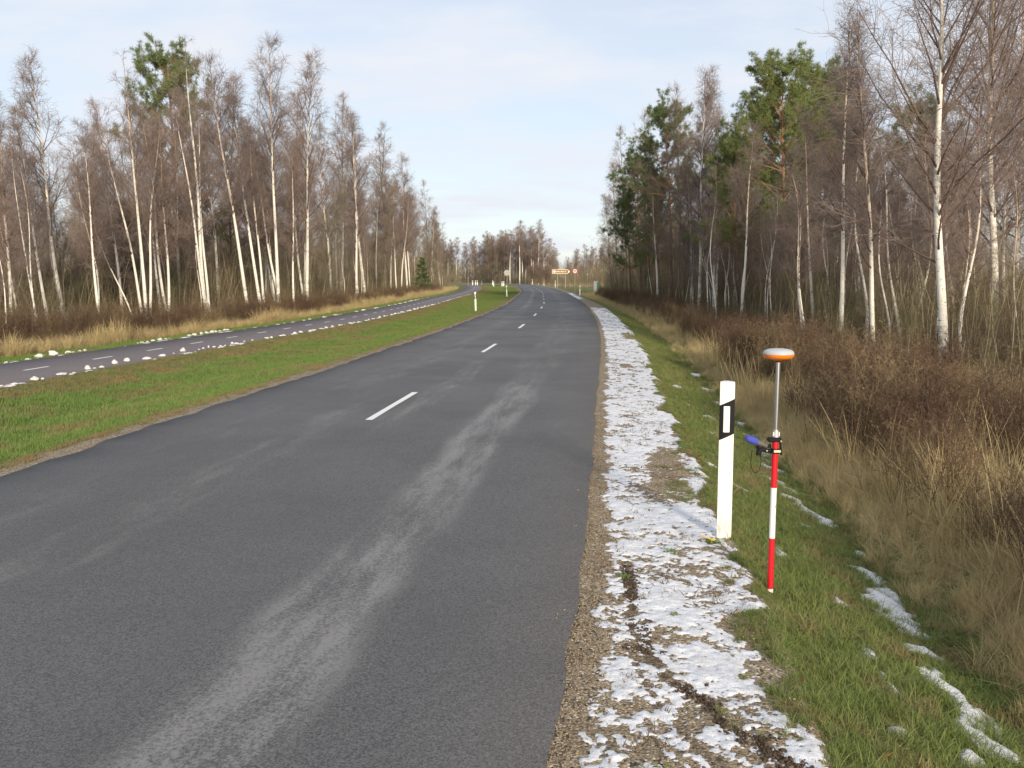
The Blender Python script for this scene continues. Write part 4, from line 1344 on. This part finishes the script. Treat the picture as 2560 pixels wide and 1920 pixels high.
wd = [weed(430 + k, 1.15, 13, MAT['dead'], .15) for k in range(6)]
n = 2000
s = np.r_[3.5 + 20 * rng.random(850), 20 + 100 * rng.random(n - 850) ** 1.4]
e = 3.5 + abs(rng.normal(0, 2.2, n))
x, y = XY(s, HW + e)
k = (fbm(x * .6, y * .6, 97, 3) + .15 * sstep(3, 4.5, e) > .52)
hs = (rng.uniform(.45, 1.2, n) * (.45 + .95 * fbm(x * .8, y * .8, 99, 3)))[k]
scatter('withered_weeds', wd, np.c_[x, y, np.maximum(GZ(s, HW + e), -.72)][k], hs, 'withered reddish brown weeds filling the ditch', 'weeds', .12)
n = 900
s = 17 + 120 * rng.random(n) ** 1.4; u = OFF(s) + PW + 2.2 + abs(rng.normal(0, 1.5, n)); x, y = XY(s, -u)
scatter('withered_weeds', wd, np.c_[x, y, GZ(s, -u)], rng.uniform(.7, 1.3, n), 'withered brown weeds among the reeds beyond the cycle path', 'weeds', .12)


# brushwood: thin stems nobody could count
def brush(seed, h, n, mat, spread):
    g = np.random.default_rng(seed)
    T = np.stack([trunk_line(g, h * g.uniform(.45, 1.1), 6, g.uniform(.02, .28), .03, (g.normal(0, spread), g.normal(0, spread), 0))[0] for _ in range(n)])
    V, F = tubes(T, (g.uniform(.007, .019, n)[:, None]) * np.linspace(1, .3, 6)[None] * (1 + .25 * (h > 5)), 4); parts = [(V, F, 1, None)]
    i = np.repeat(np.arange(n), 9); u_ = g.uniform(.2, 1, len(i))
    B = children(g, T, i, u_, np.radians(g.uniform(20, 55, len(i))), g.uniform(.25, .9, len(i)), 4, .08, .15)
    V, F = tubes(B, np.full((len(i), 1), .0055) * np.linspace(1, .5, 4)[None], 3); parts.append((V, F, 0, None))
    j = np.repeat(np.arange(len(i)), 4)
    C = children(g, B, j, g.uniform(.1, 1, len(j)), np.radians(g.uniform(20, 65, len(j))), g.uniform(.12, .4, len(j)), 2, .03, .15)
    V, F = tubes(C, np.full((len(j), 1), .0036) * np.array([[1, .6]]), 3); parts.append((V, F, 0, None))
    return mesh('brush', parts, [mat, MAT['stem']])


br = [brush(450 + k, 3.2, 13, MAT['brush'] if k % 3 else MAT['brush_r'], .45) for k in range(5)]
bt = [brush(460 + k, 6.5, 12, MAT['brush'] if k % 2 else MAT['brush_r'], .7) for k in range(4)]
n = 1500
s = 9 + 135 * rng.random(n) ** 1.2; e = 6.2 + abs(rng.normal(0, 9, n)); x, y = XY(s, HW + e)
k = (x / np.maximum(y, 1) < .66) & (e < 34)
hs = (rng.uniform(.35, 1.15, n) * (.35 + .65 * sstep(6, 10, e)))[k]
scatter('brushwood', br, np.c_[x, y, np.maximum(GZ(s, HW + e), -.74)][k], np.c_[hs, hs, hs], 'dense brown brushwood under the trees along the snowy verge', 'brushwood', .08)
n = 1100
s = 18 + 185 * rng.random(n) ** 1.2; d = 3.2 + abs(rng.normal(0, 9, n)); x, y = XY(s, -(OFF(s) + PW + d))
k = d < 34
hs = (rng.uniform(.4, 1.1, n) * (.45 + .55 * sstep(3, 7, d)))[k]
scatter('brushwood', br, np.c_[x, y, np.maximum(GZ(s, -(OFF(s) + PW + d)), -.74)][k], np.c_[hs, hs, hs], 'dense brown brushwood under the trees beyond the cycle path', 'brushwood', .08)
n = 700
x = rng.uniform(-60, 80, n); y = rng.uniform(236, 330, n); S_, T_ = ST(x, y)
k = (T_ > HW + 4)
scatter('brushwood', br, np.c_[x, y, np.full(n, -.4)][k], rng.uniform(.7, 1.3, k.sum()), 'low brushwood at the foot of the far wood across the bend', 'brushwood', .08)
# taller pole-thin undergrowth filling the depth of both woods
n = 1000
s = 12 + 150 * rng.random(n) ** 1.15; d = 8.5 + 30 * rng.random(n) ** 1.3; x, y = XY(s, HW + d)
k = (x / np.maximum(y, 1) < .68)
hs = (rng.uniform(.45, 1.0, n) * np.interp(y, [10, 30, 60, 100], [.6, .8, 1.15, 1.4]))[k]
scatter('tall_brushwood', bt, np.c_[x, y, np.full(n, -.76)][k], hs, 'tall pole-thin undergrowth between the trees along the snowy verge', 'brushwood', .06)
n = 1400
s = 20 + 200 * rng.random(n) ** 1.15; d = 6.5 + 30 * rng.random(n) ** 1.3; x, y = XY(s, -(OFF(s) + PW + d))
hs = rng.uniform(.45, 1.0, n) * np.interp(y, [10, 30, 60, 100], [.6, .75, 1.15, 1.4])
scatter('tall_brushwood', bt, np.c_[x, y, np.full(n, -.76)], hs, 'tall pole-thin undergrowth between the trees beyond the cycle path', 'brushwood', .06)
n = 600
x = rng.uniform(-70, 110, n); y = rng.uniform(262, 350, n); S_, T_ = ST(x, y)
k = (T_ > HW + 5)
scatter('tall_brushwood', bt, np.c_[x, y, np.full(n, -.5)][k], rng.uniform(.7, 1.4, k.sum()), 'tall undergrowth of the far wood across the bend', 'brushwood', .06)
n = 900
x = rng.uniform(-120, 120, n); y = rng.uniform(318, 372, n); S_, T_ = ST(x, y)
k = (T_ > HW + 4) | (T_ < -24)
scatter('tall_brushwood', bt, np.c_[x, y, np.full(n, -.5)][k], rng.uniform(.9, 1.6, k.sum()), 'tall undergrowth closing the view beyond the bend', 'brushwood', .06)
# deep wood behind the trees that can be told apart
deep = []
for p in (P_alder[0], P_alder[1], P_birch[1], P_alder[3]):
    tr, cr = p['tc']
    deep.append(mesh('deep_tree', [(v, f, 0, a) for v, f, _, a in tr] + [(v, f, 1, a) for v, f, _, a in cr], [MAT['alder'], p['cm'][0]]))
pts, scs = [], []
for i in range(330):
    s = rng.uniform(15, 330); sg = rng.random() < .5
    d = rng.uniform(16, 70)
    t = HW + d if sg else -(float(OFF(s)) + PW + d)
    if sg and s > 190: continue
    if not sg and s > 230: continue
    x, y = (float(v) for v in XY(s, t)); pts.append((x, y, -.74))
    scs.append(np.interp(y, [10, 40, 70, 120], [.5, .62, .85, 1.0]) * rng.uniform(.75, 1.0))
for i in range(260):
    pts.append((rng.uniform(-110, 190), rng.uniform(340, 420), -.74)); scs.append(rng.uniform(.55, .85))
scatter('deep_wood', deep, np.array(pts), np.array(scs), 'dense bare woodland behind the roadside trees', 'wood', .03)

# fallen leaves on the slope
lf = [blades(480 + k, 1, .05, .005, .035, MAT['leaf'], 2.2, 2) for k in range(3)]
n = 160
s = 3.4 + 14 * rng.random(n) ** 1.4; e = rng.uniform(1.2, 2.6, n); x, y = XY(s, HW + e)
scatter('fallen_leaves', lf, np.c_[x, y, GZ(s, HW + e) + .03], rng.uniform(.5, 1.1, n), 'a few brown leaves fallen on the grassy slope', 'leaves', .6)

# ------------------------------------------------------------------ delineator posts
def section(w, d, back, off=0.0):
    p = []
    for k in range(7):
        x = -w / 2 + w * k / 6
        p.append((x, -d / 2 - .010 * (1 - (2 * x / w) ** 2)))
    p += [(w / 2 - .004, -d / 2 + .02), (back / 2, d / 2 - .01), (back / 2 - .01, d / 2), (-back / 2 + .01, d / 2), (-back / 2, d / 2 - .01), (-w / 2 + .004, -d / 2 + .02)]
    p = np.array(p)
    if off:
        c = p.mean(0); n = p - c; p = p + n / np.linalg.norm(n, axis=1)[:, None] * off
    return p


def prism(sec, zlo, zhi, cap=True):
    n = len(sec)
    lo = np.c_[sec, zlo]; hi = np.c_[sec, zhi]
    F = np.array([(k, (k + 1) % n, n + (k + 1) % n, n + k) for k in range(n)])
    parts = [(np.vstack([lo, hi]), F, 0, None)]
    if cap:
        c = np.r_[sec.mean(0), np.mean(zhi)]
        parts.append((np.vstack([hi, c]), np.array([(k, (k + 1) % n, n) for k in range(n)]), 0, None))
    return parts


def post_meshes(H=1.31, w=.117, chipped=False):
    sec = section(w, .085, .05)
    top = np.full(len(sec), H) + .0 * sec[:, 0]
    body = prism(sec, np.full(len(sec), -.25), np.full(len(sec), H * .5), False)
    if chipped:
        top = top + np.array([0, 0, 0, -.006, -.016, -.004, -.003, 0, 0, 0, 0, 0, 0])
    body += prism(sec, np.full(len(sec), H * .5), top)
    bs = section(w, .085, .05, .0018)
    zc = H - .165
    ztop = zc + .47 * bs[:, 0]; zbot = ztop - .287
    band = prism(bs, zbot, ztop, False)
    ref = boxp((-.004, -.0545, H - .305), (.050, .012, .214), bev=.003)
    return mesh('post_body', body, [MAT['white']], False), mesh('black_band', band, [MAT['black']], False), mesh('reflector', ref, [MAT['refl']], False)


def post(x, y, meshes, label, group=None, lean=0.0, rz=None, z=None, scale=1.0):
    s, t = ST(x, y)
    h = math.atan2(*[float(np.interp(s[0], CS, CT[:, k])) for k in (0, 1)])
    e = empty('delineator_post', (x, y, float(GZ(s, t)[0]) if z is None else z), (0, lean, -h if rz is None else rz))
    e.scale = (scale,) * 3
    for nm, me in zip(('post_body', 'black_band', 'reflector'), meshes): obj(nm, me, e)
    return tag(e, label, 'post', group)


PM = post_meshes(); PN = post_meshes(chipped=True)
post(1.753, 7.16, PN, 'white delineator post with slanted black band standing beside the survey pole', lean=-.004, z=-.085)
post(-2.44, 60, PM, 'white delineator post on the green strip beside the cycle path', 'posts on the green strip', lean=-.03)
post(-0.59, 104, PM, 'white delineator post on the green strip in front of the round sign', lean=-.05)
post(8.98, 118, PM, 'pale delineator post at the end of the far snow strip')
post(8.35, 172, PM, 'white delineator post in front of the brown arrow sign')
post(4.93, 216, PM, 'white delineator post before the reddish bush across the bend')


def bollard(x, y, band, label, group, h=1.1):
    s, t = ST(x, y)
    e = empty('bollard', (x, y, float(GZ(s, t)[0])))
    obj('bollard_body', mesh('bollard_body', lathe([(.13, -.2), (.13, h - .38), (.125, h - .36)], 14) + lathe([(.125, h - .2), (.13, h - .18), (.13, h - .04), (.10, h), (0, h)], 14), [MAT['white']]), e)
    obj('bollard_band', mesh('bollard_band', lathe([(.12, h - .37), (.12, h - .19)], 14), [MAT[band]]), e)
    tag(e, label, 'bollard', group)


GB = 'bollards far along the bend'
bollard(-9.5, 215, 'red', 'white bollard with red band far along the bend', None)
for x, y in ((-8.8, 215), (-8.4, 216), (-4.2, 203), (-4.9, 226)):
    bollard(x, y, 'black', 'white bollard with dark band far along the bend', GB)
for x, y in ((-2.2, 196), (-1.85, 197)):
    bollard(x, y, 'green', 'white bollard with green band behind the leaning post', 'green-banded bollards')
for x, y in ((-10.9, 222), (-7.6, 224)):
    s_, t_ = ST(x, y)
    tag(obj('stake', mesh('stake', one_tube([(0, 0, -.2), (0, 0, 1.0), (0.01, 0, 2.1 if x < -9 else 1.1)], [.05, .05, .045], 8), [MAT['steel']]), None, (x, y, float(GZ(s_, t_)[0]))), 'tall thin grey stake behind the red-banded bollard' if x < -9 else 'short thin grey stake far along the bend', 'stake')


# ------------------------------------------------------------------ traffic signs
def disc(r, y, th=.012, sides=40):
    V = [(r * math.cos(2 * math.pi * k / sides), yy, r * math.sin(2 * math.pi * k / sides)) for yy in (y, y + th) for k in range(sides)] + [(0, y, 0), (0, y + th, 0)]
    F4 = [(k, sides + k, sides + (k + 1) % sides, (k + 1) % sides) for k in range(sides)]
    F3 = [(k, (k + 1) % sides, 2 * sides) for k in range(sides)] + [(sides + (k + 1) % sides, sides + k, 2 * sides + 1) for k in range(sides)]
    V = np.array(V)
    return [(V, np.array(F4), 0, None), (V.copy(), np.array(F3), 0, None)]


def extr(poly, y0, y1):
    n = len(poly); P = np.array(poly, float)
    V = np.vstack([np.c_[P[:, 0], np.full(n, y0), P[:, 1]], np.c_[P[:, 0], np.full(n, y1), P[:, 1]], [[P[:, 0].mean(), y0, P[:, 1].mean()]], [[P[:, 0].mean(), y1, P[:, 1].mean()]]])
    F4 = [(k, n + k, n + (k + 1) % n, (k + 1) % n) for k in range(n)]
    F3 = [(k, (k + 1) % n, 2 * n) for k in range(n)] + [(n + (k + 1) % n, n + k, 2 * n + 1) for k in range(n)]
    return [(V, np.array(F4), 0, None), (V.copy(), np.array(F3), 0, None)]


def text_mesh(s, size, ext=.003):
    c = bpy.data.curves.new('lettering', 'FONT'); c.body = s; c.size = size; c.align_x = 'CENTER'; c.align_y = 'CENTER'; c.extrude = ext
    c.resolution_u = 3
    o = bpy.data.objects.new('lettering', c)
    me = bpy.data.meshes.new_from_object(o)
    bpy.data.objects.remove(o)
    return me


def groundz(x, y):
    s_, t_ = ST(x, y); return float(GZ(s_, t_)[0])


# round sign seen from behind
x, y = -.6, 106; z = groundz(x, y)
e = empty('road_sign', (x, y, z))
obj('sign_back', mesh('sign_back', disc(.36, -.02, .02), [MAT['signback']]), e, (0, 0, 2.64 - z))
obj('sign_pole', mesh('sign_pole', one_tube([(0, .04, -.3), (0, .04, 2.9 - z)], .035, 10), [MAT['steel']]), e)
obj('bracket', mesh('bracket', boxp((0, -.03, 0), (.5, .02, .04)) + boxp((0, -.03, -.2), (.4, .02, .04)), [MAT['steel']], False), e, (0, 0, 2.74 - z))
tag(e, 'round grey back of a road sign on a thin pole beside the green strip', 'sign')

# seventy sign
x, y = 9.86, 140; z = groundz(x, y)
e = empty('road_sign', (x, y, z), (0, 0, R(-3)))
pl = obj('sign_plate', mesh('sign_plate', disc(.42, -.02, .02), [MAT['red']]), e, (0, 0, 3.09 - z))
obj('sign_face', mesh('sign_face', disc(.315, -.026, .008), [MAT['pwhite']]), pl)
tm = text_mesh('70', .42, .002); tm.materials.append(MAT['black'])
obj('number', tm, pl, (0, -.03, 0), (R(90), 0, 0))
obj('sign_pole', mesh('sign_pole', one_tube([(0, .04, -.3), (0, .04, 3.3 - z)], .035, 10), [MAT['steel']]), e)
tag(e, 'round red-bordered speed limit sign reading 70 on a grey pole', 'sign')

# brown arrow sign on two poles
x, y = 10.15, 185; z = groundz(x, y)
e = empty('direction_sign', (x, y, z), (0, 0, R(2)))
W_, H_ = 1.86, .45


def arrow(w, h, tip): return [(-w, -h), (w - tip, -h), (w, 0), (w - tip, h), (-w, h)]


zc = 3.32 - z
pl = obj('sign_plate', mesh('sign_plate', extr(arrow(W_, H_, .5), -.02, .02), [MAT['cream']], False), e, (0, 0, zc))
obj('sign_face', mesh('sign_face', extr(arrow(W_ - .16, H_ - .12, .36), -.028, -.0205), [MAT['brown']], False), pl)
obj('pictogram', mesh('pictogram', disc(.21, -.036, .007), [MAT['refl']]), pl, (-1.36, 0, 0))
obj('arrow_tip', mesh('arrow_tip', extr([(1.42, -.30), (1.82, 0), (1.42, .30), (1.58, 0)], -.036, -.0285), [MAT['refl']], False), pl)
for x0, x1 in ((-1.0, -.15), (-.05, .62), (.78, 1.02)):
    obj('lettering', mesh('lettering', extr([(x0, -.10), (x1, -.10), (x1, .09), (x0, .09)], -.034, -.0285), [MAT['cream']], False), pl)
for dx in (-.75, .95):
    obj('sign_pole', mesh('sign_pole', one_tube([(dx, .07, -.3), (dx, .07, zc + .3)], .05, 10), [MAT['steel']]), e)
tag(e, 'brown arrow-shaped direction sign with cream border on two poles', 'sign')

# marker stake, cabinet and wooden pole at the far end of the right wood
x, y = 11.82, 140; z = groundz(x, y)
e = empty('marker_stake', (x, y, z))
obj('stake', mesh('stake', one_tube([(0, 0, -.3), (0, 0, 2.55 - z)], .05, 8), [MAT['steel']]), e)
obj('cap', mesh('cap', one_tube([(0, 0, 2.5 - z), (0, 0, 2.72 - z)], .075, 8), [MAT['white']]), e)
tag(e, 'grey marker stake with white cap beside the speed sign', 'stake')
x, y = 15.0, 160; z = groundz(x, y)
e = empty('utility_cabinet', (x, y, z - .1), (0, 0, R(-14)))
obj('cabinet_body', mesh('cabinet_body', boxp((0, 0, 1.05), (.62, .55, 1.9), bev=.02), [MAT['white']], False), e)
obj('cabinet_roof', mesh('cabinet_roof', boxp((0, 0, 2.06), (.72, .65, .10), bev=.02), [MAT['signback']], False), e)
obj('cabinet_door', mesh('cabinet_door', boxp((0, -.285, 1.1), (.54, .02, 1.6), bev=.006), [MAT['pwhite']], False), e)
obj('side_panel', mesh('side_panel', boxp((.52, .02, 1.0), (.40, .5, 1.7), bev=.02), [MAT['green']], False), e)
tag(e, 'white utility cabinet with green side box in the dry grass', 'cabinet')
x, y = 15.6, 165; z = groundz(x, y)
tag(obj('wooden_pole', mesh('wooden_pole', one_tube([(0, 0, -.3), (0, 0, 2.5), (.12, 0, 5.9)], [.16, .14, .10], 10), [MAT['wood']]), None, (x, y, z)), 'weathered wooden pole standing behind the white cabinet', 'pole')

# ------------------------------------------------------------------ survey pole
sp = empty('survey_pole', (1.832, 6.077, -.2))
tag(sp, 'red and white survey pole with orange and white antenna planted in the grass', 'survey pole')
r = .0205


def seg(name, z0, z1, rr, mat, r1=None, sides=24):
    return obj(name, mesh(name, one_tube([(0, 0, z0), (0, 0, z1)], [rr, rr if r1 is None else r1], sides), [MAT[mat]]), sp)


obj('pole_tip', mesh('pole_tip', lathe([(.002, -.09), (.014, -.02), (r, .0), (r, .0715)], 24), [MAT['pwhite']]), sp)
seg('pole_band', .0718, .4395, r, 'red')
wb_ = seg('pole_band', .4398, .8025, r, 'pwhite')
seg('pole_band', .8028, 1.165, r, 'red')
# worn lettering running down the white band
me = text_mesh('C', .036, .0)
co = np.array([v.co for v in me.vertices])
bm_v = []
for vx, vy, vz in co:
    a = R(-90) + .95 + vx / r
    bm_v.append((math.cos(a) * (r + .0006), math.sin(a) * (r + .0006), vy))
for v, c in zip(me.vertices, bm_v): v.co = c
me.materials.append(MAT['black'])
obj('lettering', me, wb_, (0, 0, .668))
for k, zz in enumerate((.640, .628, .616, .604, .595, .583)):
    a0 = R(-90) + 1.0
    V = [(math.cos(a0 + da) * (r + .0006), math.sin(a0 + da) * (r + .0006), zz + dz) for da, dz in ((-.12, 0), (.35, 0), (.35, .0045), (-.12, .0045))]
    obj('lettering', mesh('lettering', [(np.array(V), np.array([(0, 1, 2, 3)]), 0, None)], [MAT['black']], False), wb_)
obj('collar', mesh('collar', lathe([(r, 1.150), (.026, 1.155), (.026, 1.172), (.019, 1.180), (.021, 1.200), (.016, 1.212), (.0145, 1.215)], 24), [MAT['steel']]), sp)
for s_ in (-1, 1):
    obj('collar_clip', mesh('collar_clip', boxp((s_ * .019, -.012, 1.184), (.008, .016, .028), bev=.002), [MAT['pwhite']], False), sp)
seg('extension_tube', 1.2, 1.690, .0150, 'alu')
seg('hub', 1.684, 1.700, .021, 'black')
obj('antenna_base', mesh('antenna_base', lathe([(0, 1.693), (.030, 1.694), (.033, 1.702), (.060, 1.704), (.095, 1.714), (.1045, 1.728), (.105, 1.739)], 48), [MAT['orange']]), sp)
obj('antenna_dome', mesh('antenna_dome', lathe([(.104, 1.7395), (.1042, 1.745), (.100, 1.757), (.088, 1.767), (.066, 1.774), (.035, 1.778), (0, 1.779)], 48), [MAT['dome']]), sp)
# clamp, lever and bracket
cl = obj('clamp', mesh('clamp', boxp((0, 0, 1.064), (.062, .062, .034), bev=.006), [MAT['black']], False), sp)
obj('clamp_label', mesh('clamp_label', boxp((.006, -.0325, 1.066), (.047, .003, .017)), [MAT['cream']], False), cl)
obj('grip_handle', mesh('grip_handle', boxp((-.014, -.012, 1.146), (.094, .046, .030), bev=.008), [MAT['black']], False), sp)
lv = obj('lever', mesh('lever', boxp((.036, -.004, 1.095), (.011, .020, .125), Matrix.Rotation(R(-5), 3, 'Y'), bev=.003), [MAT['black']], False), sp)
obj('lever_screw', mesh('lever_screw', one_tube([(.030, -.036, 1.137), (.030, -.028, 1.137)], .006, 10), [MAT['alu']]), lv)
br_ = obj('bracket', mesh('bracket', one_tube([(-.02, 0, 1.062), (-.06, -.004, 1.066), (-.092, -.01, 1.078), (-.118, -.012, 1.062), (-.118, -.012, 1.036)], [.017, .015, .017, .020, .018], 12)
          + boxp((-.055, 0, 1.098), (.05, .026, .024), bev=.004) + boxp((-.108, -.01, 1.092), (.05, .03, .04), Matrix.Rotation(R(24), 3, 'Y'), bev=.006), [MAT['black']]), sp)
obj('bracket_screw', mesh('bracket_screw', one_tube([(-.062, -.022, 1.068), (-.062, -.016, 1.068)], .006, 10), [MAT['alu']]), br_)
A = np.array([-.212, -.015, 1.160]); d = np.array([math.cos(R(22)), 0.05, -math.sin(R(22))]); d /= np.linalg.norm(d)
hs_ = obj('handset', mesh('handset', one_tube([A + d * .080, A + d * .088, A + d * .155, A + d * .165], [.019, .0215, .0195, .015], 18), [MAT['grey']]), sp)
obj('handset_cap', mesh('handset_cap', one_tube([A + d * q_ for q_ in (0, .004, .012, .026, .055, .080, .090)], [.008, .0165, .022, .0255, .0265, .0255, .021], 20), [MAT['blue']]), hs_)
cab = [(-.168, -.03, 1.078), (-.172, -.03, 1.04), (-.176, -.028, .985), (-.166, -.026, .935), (-.142, -.024, .910), (-.118, -.022, .922), (-.102, -.02, .962), (-.100, -.016, 1.01), (-.108, -.012, 1.045)]
cp = np.array(cab); cu = np.linspace(0, 1, len(cp)); cv = np.linspace(0, 1, 40)
w3 = np.stack([np.interp(cv, cu, cp[:, i]) for i in range(3)], 1)
for i in range(3): w3[1:-1, i] = np.convolve(np.pad(w3[:, i], 2, mode='edge'), np.ones(5) / 5, 'valid')[1:-1]
obj('cable', mesh('cable', one_tube(w3, .0026, 8), [MAT['black']]), hs_)

# yellow plastic strip lying at the foot of the near post
ys = tag(empty('plastic_strip', (1.60, 7.02, -.075), (0, 0, R(-20))), 'bent yellow plastic strip lying at the foot of the delineator post', 'litter')
obj('strip', mesh('strip', boxp((-.03, 0, .035), (.10, .012, .007), Matrix.Rotation(R(12), 3, 'Y'), bev=.002), [MAT['yellow']], False), ys)
obj('strip_end', mesh('strip_end', boxp((.035, 0, .022), (.034, .026, .016), Matrix.Rotation(R(-14), 3, 'Y'), bev=.004), [MAT['yellow']], False), ys)
